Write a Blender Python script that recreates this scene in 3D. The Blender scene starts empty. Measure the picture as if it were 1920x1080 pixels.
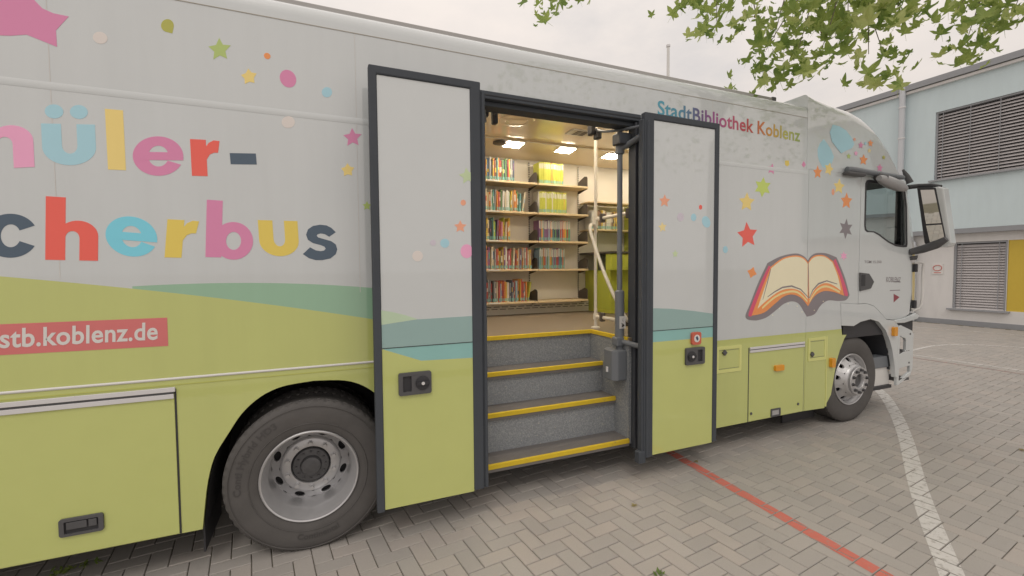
import bpy, bmesh, math, random
import numpy as np
from mathutils import Vector, Matrix
from mathutils.geometry import tessellate_polygon
R = math.radians
random.seed(7)
sc = bpy.context.scene
col = sc.collection

# ------------------------------------------------------------------ camera, sky, sun, exposure
F = 845.0                                   # focal length in photograph pixels (1920 wide)
YAW, PITCH, ROLL = R(23.1), R(2.44), R(0.45)
CAM = Vector((0.0, -3.2, 1.83))
FW = Vector((math.sin(YAW)*math.cos(PITCH), math.cos(YAW)*math.cos(PITCH), -math.sin(PITCH)))
RT0 = Vector((math.cos(YAW), -math.sin(YAW), 0))
UP0 = RT0.cross(FW)
RT = RT0*math.cos(ROLL) - UP0*math.sin(ROLL)
UP = UP0*math.cos(ROLL) + RT0*math.sin(ROLL)
cd = bpy.data.cameras.new('camera'); cam = bpy.data.objects.new('camera', cd); col.objects.link(cam)
cd.sensor_width = 36; cd.lens = F/1920*36; cd.clip_start = .05; cd.clip_end = 2000
m3 = Matrix((RT, UP, -FW)).transposed()
cam.matrix_world = Matrix.Translation(CAM) @ m3.to_4x4()
sc.camera = cam

SUN_EL, SUN_AZ = R(52), R(205)              # azimuth clockwise from +Y; behind the camera, to its left
world = bpy.data.worlds.new('World'); sc.world = world; world.use_nodes = True
wt = world.node_tree; wt.nodes.clear()
def WN(t, **k):
    n = wt.nodes.new(t)
    for a, b in k.items(): setattr(n, a, b)
    return n
wo = WN('ShaderNodeOutputWorld'); bg = WN('ShaderNodeBackground'); bg2 = WN('ShaderNodeBackground'); mixw = WN('ShaderNodeMixShader')
sky = WN('ShaderNodeTexSky', sky_type='NISHITA', sun_disc=False, sun_elevation=SUN_EL, sun_rotation=SUN_AZ)
bg.inputs['Strength'].default_value = .10
wt.links.new(sky.outputs[0], bg.inputs['Color'])
tc = WN('ShaderNodeTexCoord'); mp = WN('ShaderNodeMapping'); mp.inputs['Scale'].default_value = (1, 1, 2.2)
nz = WN('ShaderNodeTexNoise'); nz.inputs['Scale'].default_value = 2.1; nz.inputs['Detail'].default_value = 7; nz.inputs['Roughness'].default_value = .58
wt.links.new(tc.outputs['Generated'], mp.inputs['Vector']); wt.links.new(mp.outputs[0], nz.inputs['Vector'])
cr = WN('ShaderNodeValToRGB'); cr.color_ramp.elements[0].position = .30; cr.color_ramp.elements[1].position = .56
cr.color_ramp.elements[0].color = (.83, .78, .75, 1); cr.color_ramp.elements[1].color = (.97, .885, .825, 1)
wt.links.new(nz.outputs['Fac'], cr.inputs['Fac']); wt.links.new(cr.outputs[0], bg2.inputs['Color'])
sz = WN('ShaderNodeSeparateXYZ'); wt.links.new(tc.outputs['Generated'], sz.inputs[0])
el = WN('ShaderNodeMapRange'); el.inputs['To Min'].default_value = .725; el.inputs['To Max'].default_value = 1.24   # overcast sky: brighter overhead
wt.links.new(sz.outputs['Z'], el.inputs['Value']); wt.links.new(el.outputs[0], bg2.inputs['Strength'])
fr = WN('ShaderNodeMapRange'); fr.inputs['From Min'].default_value = .28; fr.inputs['From Max'].default_value = .46
fr.inputs['To Min'].default_value = .90; fr.inputs['To Max'].default_value = 1.0
wt.links.new(nz.outputs['Fac'], fr.inputs['Value']); wt.links.new(fr.outputs[0], mixw.inputs['Fac'])
wt.links.new(bg.outputs[0], mixw.inputs[1]); wt.links.new(bg2.outputs[0], mixw.inputs[2]); wt.links.new(mixw.outputs[0], wo.inputs['Surface'])
sd = bpy.data.lights.new('sun', 'SUN'); sd.energy = .5; sd.angle = R(18); sd.color = (1, .95, .88)
sun = bpy.data.objects.new('sun', sd); col.objects.link(sun)
sdir = Vector((math.sin(SUN_AZ)*math.cos(SUN_EL), math.cos(SUN_AZ)*math.cos(SUN_EL), math.sin(SUN_EL)))
sun.rotation_euler = sdir.to_track_quat('Z', 'Y').to_euler()
sc.view_settings.view_transform = 'Standard'; sc.view_settings.look = 'None'
sc.view_settings.exposure = 0.0; sc.view_settings.gamma = 1
sc.cycles.max_bounces = 8; sc.cycles.use_denoising = True
sc.cycles.sample_clamp_indirect = 6

# ------------------------------------------------------------------ measuring: photograph pixel -> point on a real plane
def _ray(x, y): return FW + RT*((x-960)/F) - UP*((y-540)/F)
def PY(x, y, v=0.0):
    d = _ray(x, y); return CAM + d*((v-CAM.y)/d.y)
def PX(x, y, v):
    d = _ray(x, y); return CAM + d*((v-CAM.x)/d.x)
def PZ(x, y, v=0.0):
    d = _ray(x, y); return CAM + d*((v-CAM.z)/d.z)
def PD(x, y, depth): return CAM + _ray(x, y)*depth
def proj(p):
    d = Vector(p)-CAM; z = d.dot(FW)
    return (960+F*d.dot(RT)/z, 540-F*d.dot(UP)/z, z)
def XZ(pts, v=0.0): return [(PY(x, y, v).x, PY(x, y, v).z) for x, y in pts]

# ------------------------------------------------------------------ materials
def lin(c): return tuple(((v/255)/12.92 if v <= 10 else (((v/255)+.055)/1.055)**2.4) for v in c)
def C(r, g, b, e=.56): return tuple(min(.92, v/e) for v in lin((r, g, b)))
MATS = {}
def mat(name, base, rough=.5, metal=0.0, coat=0.0, var=.06, scale=6.0, bump=0.0, bscale=60.0, spec=.5, emit=None, es=0, trans=0, ior=1.45, rvar=0.0):
    if name in MATS: return MATS[name]
    m = bpy.data.materials.new(name); m.use_nodes = True; MATS[name] = m
    nt = m.node_tree; b = nt.nodes['Principled BSDF']
    b.inputs['Roughness'].default_value = rough; b.inputs['Metallic'].default_value = metal
    b.inputs['Coat Weight'].default_value = coat; b.inputs['Coat Roughness'].default_value = .06
    b.inputs['Specular IOR Level'].default_value = spec; b.inputs['IOR'].default_value = ior
    b.inputs['Transmission Weight'].default_value = trans
    if coat >= .9: b.inputs['Coat IOR'].default_value = 1.75; b.inputs['Coat Roughness'].default_value = .03
    g = nt.nodes.new('ShaderNodeNewGeometry')
    n = nt.nodes.new('ShaderNodeTexNoise'); n.inputs['Scale'].default_value = scale; n.inputs['Detail'].default_value = 5
    nt.links.new(g.outputs['Position'], n.inputs['Vector'])
    mx = nt.nodes.new('ShaderNodeMix'); mx.data_type = 'RGBA'
    mx.inputs[6].default_value = (*[v*(1-var) for v in base], 1); mx.inputs[7].default_value = (*[min(1, v*(1+var)) for v in base], 1)
    nt.links.new(n.outputs['Fac'], mx.inputs[0]); nt.links.new(mx.outputs[2], b.inputs['Base Color'])
    if rvar:
        mr = nt.nodes.new('ShaderNodeMapRange'); mr.inputs['To Min'].default_value = max(0, rough-rvar); mr.inputs['To Max'].default_value = rough+rvar
        nt.links.new(n.outputs['Fac'], mr.inputs['Value']); nt.links.new(mr.outputs[0], b.inputs['Roughness'])
    if bump:
        n2 = nt.nodes.new('ShaderNodeTexNoise'); n2.inputs['Scale'].default_value = bscale; n2.inputs['Detail'].default_value = 4
        nt.links.new(g.outputs['Position'], n2.inputs['Vector'])
        bp = nt.nodes.new('ShaderNodeBump'); bp.inputs['Strength'].default_value = bump; bp.inputs['Distance'].default_value = .01
        nt.links.new(n2.outputs['Fac'], bp.inputs['Height']); nt.links.new(bp.outputs[0], b.inputs['Normal'])
    if emit:
        b.inputs['Emission Color'].default_value = (*emit, 1); b.inputs['Emission Strength'].default_value = es
    return m
def streaks(m, lo, hi, sc_=(2.5, 2.5, .22)):
    """faint rain runs: vertical streaks of slightly different tone"""
    nt = m.node_tree; b = nt.nodes['Principled BSDF']; src = b.inputs['Base Color'].links[0].from_socket
    g = nt.nodes.new('ShaderNodeNewGeometry'); mp2 = nt.nodes.new('ShaderNodeMapping'); mp2.inputs['Scale'].default_value = sc_
    n = nt.nodes.new('ShaderNodeTexNoise'); n.inputs['Scale'].default_value = 3; n.inputs['Detail'].default_value = 7; n.inputs['Roughness'].default_value = .6
    nt.links.new(g.outputs['Position'], mp2.inputs[0]); nt.links.new(mp2.outputs[0], n.inputs['Vector'])
    mr = nt.nodes.new('ShaderNodeMapRange'); mr.inputs['From Min'].default_value = .3; mr.inputs['From Max'].default_value = .6; mr.inputs['To Min'].default_value = lo; mr.inputs['To Max'].default_value = hi
    nt.links.new(n.outputs['Fac'], mr.inputs['Value']); hs = nt.nodes.new('ShaderNodeHueSaturation'); nt.links.new(src, hs.inputs['Color']); nt.links.new(mr.outputs[0], hs.inputs['Value']); nt.links.new(hs.outputs[0], b.inputs['Base Color'])
M = {}
WHITE = (.62, .655, .665)
LIME = (.565, .615, .20)
TEAL = C(124, 158, 134, .63)
M['white'] = mat('white_paint', WHITE, .3, coat=1.0, var=.02, bump=.012, bscale=3)
M['white_matte'] = mat('white_enamel', (.72, .71, .69), .4, var=.03)
M['lime'] = mat('lime_paint', LIME, .3, coat=1.0, var=.03, bump=.012, bscale=3)
M['teal'] = mat('teal_vinyl', TEAL, .3, coat=.3, var=.03)
M['teal_blue'] = mat('blue_teal_vinyl', C(124, 148, 146, .63), .3, coat=.3, var=.03)
M['sage'] = mat('sage_vinyl', C(158, 176, 152, .63), .3, coat=.3, var=.03)
M['frame'] = mat('dark_grey_seal', (.070, .079, .092), .6, spec=.25, var=.10, bump=.08, bscale=40)
M['jamb'] = mat('black_jamb', (.062, .068, .08), .45, var=.1)
M['black'] = mat('black_plastic', (.04, .04, .045), .5, var=.1)
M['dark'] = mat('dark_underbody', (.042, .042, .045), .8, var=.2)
M['plastic'] = mat('charcoal_plastic', (.095, .095, .10), .5, var=.12, bump=.05, bscale=120)
M['rubber'] = mat('tyre_rubber', (.098, .093, .09), .75, var=.22, scale=9, bump=.10, bscale=35)
M['rubber_text'] = mat('tyre_lettering_rubber', (.072, .068, .067), .6, var=.1)
M['rim'] = mat('rim_silver', (.55, .55, .56), .36, metal=.55, var=.08, scale=18)
M['hub'] = mat('hub_cast', (.12, .12, .125), .5, metal=.5, var=.3, scale=40)
M['alu'] = mat('aluminium_trim', (.70, .69, .70), .4, metal=.1, var=.04)
M['grey_metal'] = mat('grey_powder_coat', (.17, .185, .205), .42, var=.06)
M['tread'] = mat('step_tread', (.165, .155, .15), .7, var=.1, scale=30, bump=.2, bscale=300)
M['yellow'] = None
M['floor'] = mat('beige_vinyl_floor', (.205, .165, .122), .55, var=.06, scale=30)
M['cream'] = mat('cream_laminate', (.74, .705, .64), .4, var=.03)
M['ceiling'] = mat('cream_gloss_ceiling', (.86, .72, .52), .14, coat=.3, var=.02)
M['wood'] = mat('birch_board', (.72, .57, .36), .45, var=.10, scale=14)
M['lime_in'] = mat('lime_laminate', (.52, .55, .08), .35, var=.03)
M['tube'] = mat('white_tube', (.74, .69, .60), .35, var=.02)
M['bracket'] = mat('brown_bracket', (.085, .072, .065), .5, var=.08)
M['tinted'] = mat('tinted_glass', (.56, .62, .62), .0, trans=1.0, var=0, ior=1.25)
M['glass'] = mat('clear_glass', (.9, .95, .93), .0, trans=1.0, var=0, ior=1.08, spec=.5)
M['lamp'] = mat('lamp_diffuser', (1, 1, 1), .5, var=0, emit=(1, .87, .68), es=52)
M['amber'] = mat('amber_lens', (.78, .33, .02), .2, var=.05, coat=.5)
M['mirror'] = mat('mirror_silver', (.85, .86, .86), .02, metal=1.0, var=0)
M['red'] = mat('red_vinyl', (.60, .12, .10), .35, var=.03)
M['blueb'] = mat('blue_render', (.60, .70, .73), .85, var=.035, scale=1.2, bump=.05, bscale=90)
M['whiteb'] = mat('white_render', (.70, .69, .68), .85, var=.04, scale=1.5, bump=.05, bscale=90)
M['plinth'] = mat('grey_plinth', (.30, .31, .33), .8, var=.08)
M['fascia'] = mat('roof_fascia', (.31, .32, .34), .5, var=.05)
M['pipe'] = mat('pale_downpipe', (.55, .57, .60), .4, metal=.2, var=.04)
M['slat'] = mat('blind_slat', (.50, .475, .475), .45, metal=.2, var=.05)
M['slatdark'] = mat('window_behind_blind', (.05, .05, .055), .3)
M['ypanel'] = mat('yellow_panel', (.62, .45, .06), .5, var=.03)
M['bark'] = mat('bark', (.17, .14, .11), .9, var=.3, scale=8, bump=.5, bscale=18)

# body paint: white with lime and teal printed fields (the print follows two smooth curves along the side)
def fit(px, deg=2):
    p = [PY(x, y, 0) for x, y in px]
    return np.polyfit([q.x for q in p], [q.z for q in p], deg)
k_l = fit([(0, 518), (100, 527), (240, 540), (400, 558), (550, 577), (690, 597)])
k_t = fit([(235, 538), (340, 532), (450, 530.5), (580, 533), (690, 539)])
def paint_mat():
    m = bpy.data.materials.new('bus_side_print'); m.use_nodes = True
    nt = m.node_tree; b = nt.nodes['Principled BSDF']
    b.inputs['Roughness'].default_value = .3; b.inputs['Coat Weight'].default_value = 1.0; b.inputs['Coat Roughness'].default_value = .03; b.inputs['Coat IOR'].default_value = 1.75
    g = nt.nodes.new('ShaderNodeNewGeometry'); sp = nt.nodes.new('ShaderNodeSeparateXYZ'); nt.links.new(g.outputs['Position'], sp.inputs[0])
    def mt(op, a, c):
        n = nt.nodes.new('ShaderNodeMath'); n.operation = op
        for i, v in enumerate((a, c)):
            if isinstance(v, (int, float)): n.inputs[i].default_value = v
            else: nt.links.new(v, n.inputs[i])
        return n.outputs[0]
    x, z = sp.outputs[0], sp.outputs[2]
    def poly(k): return mt('ADD', mt('MULTIPLY', mt('ADD', mt('MULTIPLY', x, float(k[0])), float(k[1])), x), float(k[2]))
    right = mt('GREATER_THAN', x, 2.2)
    zl = mt('ADD', mt('MULTIPLY', poly(k_l), mt('SUBTRACT', 1.0, right)), mt('MULTIPLY', right, 1.122))
    lime = mt('LESS_THAN', z, zl)
    teal = mt('MULTIPLY', mt('LESS_THAN', z, poly(k_t)), mt('MULTIPLY', mt('GREATER_THAN', x, -.98), mt('LESS_THAN', x, 1.3)))
    tealr = mt('MULTIPLY', mt('LESS_THAN', z, 1.37), mt('MULTIPLY', mt('GREATER_THAN', x, 2.2), mt('LESS_THAN', x, 3.2)))
    teal = mt('MAXIMUM', teal, tealr)
    def mix(f, a, c):
        n = nt.nodes.new('ShaderNodeMix'); n.data_type = 'RGBA'; nt.links.new(f, n.inputs[0])
        for i, v in ((6, a), (7, c)):
            if isinstance(v, tuple): n.inputs[i].default_value = (*v, 1)
            else: nt.links.new(v, n.inputs[i])
        return n.outputs[2]
    c = mix(lime, mix(teal, WHITE, TEAL), LIME)
    n = nt.nodes.new('ShaderNodeTexNoise'); n.inputs['Scale'].default_value = 1.6; n.inputs['Detail'].default_value = 6; nt.links.new(g.outputs['Position'], n.inputs['Vector'])
    mr = nt.nodes.new('ShaderNodeMapRange'); mr.inputs['To Min'].default_value = .95; mr.inputs['To Max'].default_value = 1.03; nt.links.new(n.outputs['Fac'], mr.inputs['Value'])
    hs = nt.nodes.new('ShaderNodeHueSaturation'); nt.links.new(c, hs.inputs['Color']); nt.links.new(mr.outputs[0], hs.inputs['Value'])
    nt.links.new(hs.outputs[0], b.inputs['Base Color'])
    n2 = nt.nodes.new('ShaderNodeTexNoise'); n2.inputs['Scale'].default_value = 1.1; nt.links.new(g.outputs['Position'], n2.inputs['Vector'])
    bp = nt.nodes.new('ShaderNodeBump'); bp.inputs['Strength'].default_value = .05; bp.inputs['Distance'].default_value = .05
    nt.links.new(n2.outputs['Fac'], bp.inputs['Height']); nt.links.new(bp.outputs[0], b.inputs['Normal'])
    return m
M['print'] = paint_mat()
streaks(M['print'], .965, 1.0); streaks(M['blueb'], .965, 1.01, (1.6, 1.6, .3)); streaks(M['whiteb'], .95, 1.02, (1.6, 1.6, .3))
def speckle_mat():
    m = mat('speckled_grey_riser', (.20, .22, .235), .6, var=.1)
    nt = m.node_tree; b = nt.nodes['Principled BSDF']
    v = nt.nodes.new('ShaderNodeTexVoronoi'); v.inputs['Scale'].default_value = 130
    g = nt.nodes.new('ShaderNodeNewGeometry'); nt.links.new(g.outputs['Position'], v.inputs['Vector'])
    r = nt.nodes.new('ShaderNodeValToRGB'); e = r.color_ramp.elements
    e[0].position = .0; e[0].color = (.20, .215, .23, 1); e[1].position = 1; e[1].color = (.52, .49, .40, 1)
    e2 = e.new(.55); e2.color = (.27, .285, .30, 1); e3 = e.new(.88); e3.color = (.34, .36, .37, 1)
    nt.links.new(v.outputs['Color'], r.inputs['Fac']); nt.links.new(r.outputs[0], b.inputs['Base Color'])
    return m
M['riser'] = speckle_mat()
def paver_mat(name, indiv):
    m = bpy.data.materials.new(name); m.use_nodes = True; nt = m.node_tree; b = nt.nodes['Principled BSDF']
    b.inputs['Roughness'].default_value = .85
    if indiv:
        a = nt.nodes.new('ShaderNodeObjectInfo').outputs['Random']
    else:
        at = nt.nodes.new('ShaderNodeAttribute'); at.attribute_name = 'shade'; a = at.outputs['Fac']
    r = nt.nodes.new('ShaderNodeValToRGB'); e = r.color_ramp.elements
    e[0].color = (.360, .338, .315, 1); e[1].color = (.425, .397, .367, 1); e2 = e.new(.5); e2.color = (.392, .368, .341, 1); e3 = e.new(.93); e3.color = (.413, .376, .344, 1)
    nt.links.new(a, r.inputs['Fac'])
    g = nt.nodes.new('ShaderNodeNewGeometry')
    n = nt.nodes.new('ShaderNodeTexNoise'); n.inputs['Scale'].default_value = 90; n.inputs['Detail'].default_value = 6; n.inputs['Roughness'].default_value = .7
    n1 = nt.nodes.new('ShaderNodeTexNoise'); n1.inputs['Scale'].default_value = 1.3; n1.inputs['Detail'].default_value = 6
    for q in (n, n1): nt.links.new(g.outputs['Position'], q.inputs['Vector'])
    ad = nt.nodes.new('ShaderNodeMath'); ad.operation = 'ADD'; nt.links.new(n.outputs['Fac'], ad.inputs[0]); nt.links.new(n1.outputs['Fac'], ad.inputs[1])
    mr = nt.nodes.new('ShaderNodeMapRange'); mr.inputs['From Min'].default_value = .6; mr.inputs['From Max'].default_value = 1.4; mr.inputs['To Min'].default_value = .90; mr.inputs['To Max'].default_value = 1.08
    nt.links.new(ad.outputs[0], mr.inputs['Value'])
    hs = nt.nodes.new('ShaderNodeHueSaturation'); nt.links.new(r.outputs[0], hs.inputs['Color']); nt.links.new(mr.outputs[0], hs.inputs['Value'])
    n3 = nt.nodes.new('ShaderNodeTexNoise'); n3.inputs['Scale'].default_value = 3.2; n3.inputs['Detail'].default_value = 9; n3.inputs['Roughness'].default_value = .72; nt.links.new(g.outputs['Position'], n3.inputs['Vector'])
    st = nt.nodes.new('ShaderNodeMapRange'); st.inputs['From Min'].default_value = .60; st.inputs['From Max'].default_value = .74; st.inputs['To Max'].default_value = .42; nt.links.new(n3.outputs['Fac'], st.inputs['Value'])
    sm = nt.nodes.new('ShaderNodeMix'); sm.data_type = 'RGBA'; sm.inputs[7].default_value = (.21, .195, .165, 1); nt.links.new(st.outputs[0], sm.inputs[0]); nt.links.new(hs.outputs[0], sm.inputs[6])
    nt.links.new(sm.outputs[2], b.inputs['Base Color'])
    bp = nt.nodes.new('ShaderNodeBump'); bp.inputs['Strength'].default_value = .25; bp.inputs['Distance'].default_value = .004
    nt.links.new(n.outputs['Fac'], bp.inputs['Height']); nt.links.new(bp.outputs[0], b.inputs['Normal'])
    return m
M['paver'] = paver_mat('concrete_paver', False); M['paver1'] = paver_mat('concrete_paver_single', True)
M['joint'] = mat('joint_sand', (.165, .15, .105), .95, var=.4, scale=7, bump=.3, bscale=200)
def worn(name, c, dirt, thr=.36):
    m = mat(name, c, .8, var=.08, scale=25); nt = m.node_tree; b = nt.nodes['Principled BSDF']
    src = b.inputs['Base Color'].links[0].from_socket
    g = nt.nodes.new('ShaderNodeNewGeometry'); n = nt.nodes.new('ShaderNodeTexNoise'); n.inputs['Scale'].default_value = 22; n.inputs['Detail'].default_value = 8; n.inputs['Roughness'].default_value = .75
    nt.links.new(g.outputs['Position'], n.inputs['Vector'])
    r = nt.nodes.new('ShaderNodeMapRange'); r.inputs['From Min'].default_value = thr; r.inputs['From Max'].default_value = thr+.12; nt.links.new(n.outputs['Fac'], r.inputs['Value'])
    mx = nt.nodes.new('ShaderNodeMix'); mx.data_type = 'RGBA'; mx.inputs[6].default_value = (*dirt, 1)
    nt.links.new(r.outputs[0], mx.inputs[0]); nt.links.new(src, mx.inputs[7]); nt.links.new(mx.outputs[2], b.inputs['Base Color'])
    return m
M['linewhite'] = worn('white_line_paint', (.60, .585, .56), (.36, .34, .31))
M['linered'] = worn('red_line_paint', (.58, .17, .13), (.40, .27, .23), .33)
M['yellow'] = worn('yellow_nosing', (.70, .50, .03), (.40, .31, .10), .28)
M['linepink'] = worn('faded_red_line_paint', (.38, .235, .21), (.29, .27, .245), .46)
def leaf_mat(name, c1, c2):
    m = bpy.data.materials.new(name); m.use_nodes = True; nt = m.node_tree; nt.nodes.clear()
    o = nt.nodes.new('ShaderNodeOutputMaterial'); b = nt.nodes.new('ShaderNodeBsdfPrincipled'); t = nt.nodes.new('ShaderNodeBsdfTranslucent'); mx = nt.nodes.new('ShaderNodeMixShader')
    g = nt.nodes.new('ShaderNodeNewGeometry'); n = nt.nodes.new('ShaderNodeTexNoise'); n.inputs['Scale'].default_value = 5; nt.links.new(g.outputs['Position'], n.inputs['Vector'])
    r = nt.nodes.new('ShaderNodeValToRGB'); r.color_ramp.elements[0].position = .35; r.color_ramp.elements[1].position = .65
    r.color_ramp.elements[0].color = (*c1, 1); r.color_ramp.elements[1].color = (*c2, 1); nt.links.new(n.outputs['Fac'], r.inputs['Fac'])
    nt.links.new(r.outputs[0], b.inputs['Base Color']); nt.links.new(r.outputs[0], t.inputs['Color']); b.inputs['Roughness'].default_value = .5
    mx.inputs[0].default_value = .5; nt.links.new(b.outputs[0], mx.inputs[1]); nt.links.new(t.outputs[0], mx.inputs[2]); nt.links.new(mx.outputs[0], o.inputs['Surface'])
    return m
M['leaf'] = leaf_mat('plane_leaf', (.17, .26, .055), (.38, .46, .125))
M['leaf2'] = leaf_mat('plane_leaf_pale', (.38, .47, .13), (.58, .62, .25))
M['leaf_far'] = leaf_mat('far_leaf', (.13, .16, .06), (.22, .25, .10))
M['leaf_dry'] = leaf_mat('dry_leaf', (.36, .28, .13), (.40, .34, .15))

# ------------------------------------------------------------------ mesh helpers
class MB:
    def __init__(s): s.v = []; s.f = []; s.m = []
    def add(s, vs, fs, mi=0):
        o = len(s.v); s.v += [tuple(v) for v in vs]; s.f += [tuple(i+o for i in f) for f in fs]; s.m += [mi]*len(fs); return s
    def box(s, x0, x1, y0, y1, z0, z1, mi=0):
        return s.add([(x0,y0,z0),(x1,y0,z0),(x1,y1,z0),(x0,y1,z0),(x0,y0,z1),(x1,y0,z1),(x1,y1,z1),(x0,y1,z1)],
                     [(0,3,2,1),(4,5,6,7),(0,1,5,4),(1,2,6,5),(2,3,7,6),(3,0,4,7)], mi)
    def prism(s, poly, a, b, axis='y', holes=(), mi=0, mside=None):
        """polygon (u,v) extruded between a and b; axis y: (u,a,v)  x: (a,u,v)  z: (u,v,a)"""
        loops = [list(poly)] + [list(h) for h in holes]
        flat = [p for l in loops for p in l]
        tris = tessellate_polygon([[Vector((p[0], p[1], 0)) for p in l] for l in loops])
        w = {'y': lambda u, v, c: (u, c, v), 'x': lambda u, v, c: (c, u, v), 'z': lambda u, v, c: (u, v, c)}[axis]
        n = len(flat); vs = [w(*p, a) for p in flat] + [w(*p, b) for p in flat]
        fs = []
        for t in tris:
            p, q, r = (flat[i] for i in t)
            ccw = (q[0]-p[0])*(r[1]-p[1])-(q[1]-p[1])*(r[0]-p[0]) > 0
            t = tuple(t) if ccw else tuple(reversed(t))
            fl = (axis == 'y') != (a > b)          # orientation so that normals point outwards
            fs.append(t if fl else tuple(reversed(t))); fs.append(tuple(i+n for i in (reversed(t) if fl else t)))
        s.add(vs, fs, mi); o = len(s.v)-2*n; k = 0
        sf = []
        for l in loops:
            L = len(l)
            for i in range(L):
                j = (i+1) % L; sf.append((o+k+i, o+k+j, o+n+k+j, o+n+k+i))
            k += L
        s.f += sf; s.m += [mi if mside is None else mside]*len(sf); return s
    def tube(s, pts, r, n=10, mi=0, cap=True):
        pts = [Vector(p) for p in pts]; rs = r if isinstance(r, (list, tuple)) else [r]*len(pts)
        t0 = (pts[1]-pts[0]).normalized(); a = t0.orthogonal().normalized(); o = len(s.v); vs = []; fs = []
        for i, p in enumerate(pts):
            t = ((pts[min(i+1, len(pts)-1)]-p).normalized() + (p-pts[max(i-1, 0)]).normalized())
            t = t.normalized() if t.length > 1e-6 else t0
            a = (a - t*a.dot(t)).normalized(); b = t.cross(a)
            vs += [p + (a*math.cos(k*2*math.pi/n) + b*math.sin(k*2*math.pi/n))*rs[i] for k in range(n)]
        for i in range(len(pts)-1):
            for k in range(n):
                k2 = (k+1) % n; fs.append((i*n+k, i*n+k2, (i+1)*n+k2, (i+1)*n+k))
        if cap: fs.append(tuple(reversed(range(n)))); fs.append(tuple((len(pts)-1)*n+k for k in range(n)))
        return s.add(vs, fs, mi)
    def lathe(s, prof, c, n=64, mi=0, axis='y'):
        """prof = [(r, a)] round an axis through c"""
        vs = []; fs = []
        for r, a in prof:
            for k in range(n):
                t = 2*math.pi*k/n
                vs.append((c[0]+r*math.cos(t), c[1]+a, c[2]+r*math.sin(t)) if axis == 'y' else (c[0]+r*math.cos(t), c[1]+r*math.sin(t), c[2]+a))
        for i in range(len(prof)-1):
            for k in range(n):
                k2 = (k+1) % n; fs.append((i*n+k, i*n+k2, (i+1)*n+k2, (i+1)*n+k))
        return s.add(vs, fs, mi)
    def build(s, name, mats, parent=None, smooth=None, bevel=0, fix=False):
        me = bpy.data.meshes.new(name); me.from_pydata(s.v, [], s.f)
        mats = mats if isinstance(mats, (list, tuple)) else [mats]
        for q in mats: me.materials.append(q)
        if len(mats) > 1: me.polygons.foreach_set('material_index', s.m)
        if fix:
            bm = bmesh.new(); bm.from_mesh(me); bmesh.ops.recalc_face_normals(bm, faces=bm.faces); bm.to_mesh(me); bm.free()
        if smooth:
            me.polygons.foreach_set('use_smooth', [True]*len(me.polygons)); me.set_sharp_from_angle(angle=R(smooth))
        me.update()
        return link(name, me, parent, bevel)
def link(name, me, parent=None, bevel=0):
    o = bpy.data.objects.new(name, me); col.objects.link(o)
    if parent is not None: setp(o, parent)
    if bevel:
        b = o.modifiers.new('bevel', 'BEVEL'); b.width = bevel; b.segments = 2; b.limit_method = 'ANGLE'; b.angle_limit = R(40)
    return o
ORG = {}
def setp(o, parent):
    o.parent = parent; o.matrix_parent_inverse = Matrix.Translation(-ORG.get(parent, Vector()))
def empty(name, loc, parent=None):
    o = bpy.data.objects.new(name, None); col.objects.link(o); o.empty_display_size = .1
    if parent is None: o.location = loc; ORG[o] = Vector(loc)
    else:
        setp(o, parent); o.location = loc; ORG[o] = Vector(loc)
    return o
def tag(o, label, cat, group=None):
    o['label'] = label; o['category'] = cat
    if group: o['group'] = group
    return o
def arc(cx, cy, r, a0, a1, n, ry=None):
    ry = r if ry is None else ry
    return [(cx+r*math.cos(R(a0+(a1-a0)*i/n)), cy+ry*math.sin(R(a0+(a1-a0)*i/n))) for i in range(n+1)]
def rrect(x0, x1, z0, z1, r, n=4):
    return arc(x1-r, z1-r, r, 0, 90, n)+arc(x0+r, z1-r, r, 90, 180, n)+arc(x0+r, z0+r, r, 180, 270, n)+arc(x1-r, z0+r, r, 270, 360, n)
def catmull(pts, n=8):
    pts = [Vector(p) for p in pts]; out = []
    for i in range(len(pts)-1):
        p0, p1, p2, p3 = pts[max(i-1, 0)], pts[i], pts[i+1], pts[min(i+2, len(pts)-1)]
        for k in range(n):
            t = k/n; out.append(.5*((2*p1)+(p2-p0)*t+(2*p0-5*p1+4*p2-p3)*t*t+(3*p1-p0-3*p2+p3)*t**3))
    out.append(pts[-1]); return out
_tc = {}
def text_geo(body, bold=.0):
    """filled outline of a line of text as (verts 2D, faces), 1 unit high em"""
    if (body, bold) in _tc: return _tc[body, bold]
    cu = bpy.data.curves.new('txt', 'FONT'); cu.body = body; cu.offset = bold; cu.space_character = 1+bold*1.6; cu.resolution_u = 4
    ob = bpy.data.objects.new('txt', cu); me = bpy.data.meshes.new_from_object(ob)
    v = [(p.co.x, p.co.y) for p in me.vertices]; f = [tuple(p.vertices) for p in me.polygons]
    bpy.data.objects.remove(ob); bpy.data.meshes.remove(me); bpy.data.curves.remove(cu)
    _tc[body, bold] = (v, f); return v, f
def text_on_side(body, ll, lr, ul, y, name, m, parent, bold=.03):
    """ll, lr, ul: (x,z) of the text's box corners on the plane y"""
    v, f = text_geo(body, bold)
    x0, x1 = min(p[0] for p in v), max(p[0] for p in v); z0, z1 = min(p[1] for p in v), max(p[1] for p in v)
    out = []
    for p in v:
        a, b = (p[0]-x0)/(x1-x0), (p[1]-z0)/(z1-z0)
        out.append((ll[0]+a*(lr[0]-ll[0])+b*(ul[0]-ll[0]), y, ll[1]+a*(lr[1]-ll[1])+b*(ul[1]-ll[1])))
    mb = MB(); mb.add(out, f); return mb.build(name, m, parent)

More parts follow.
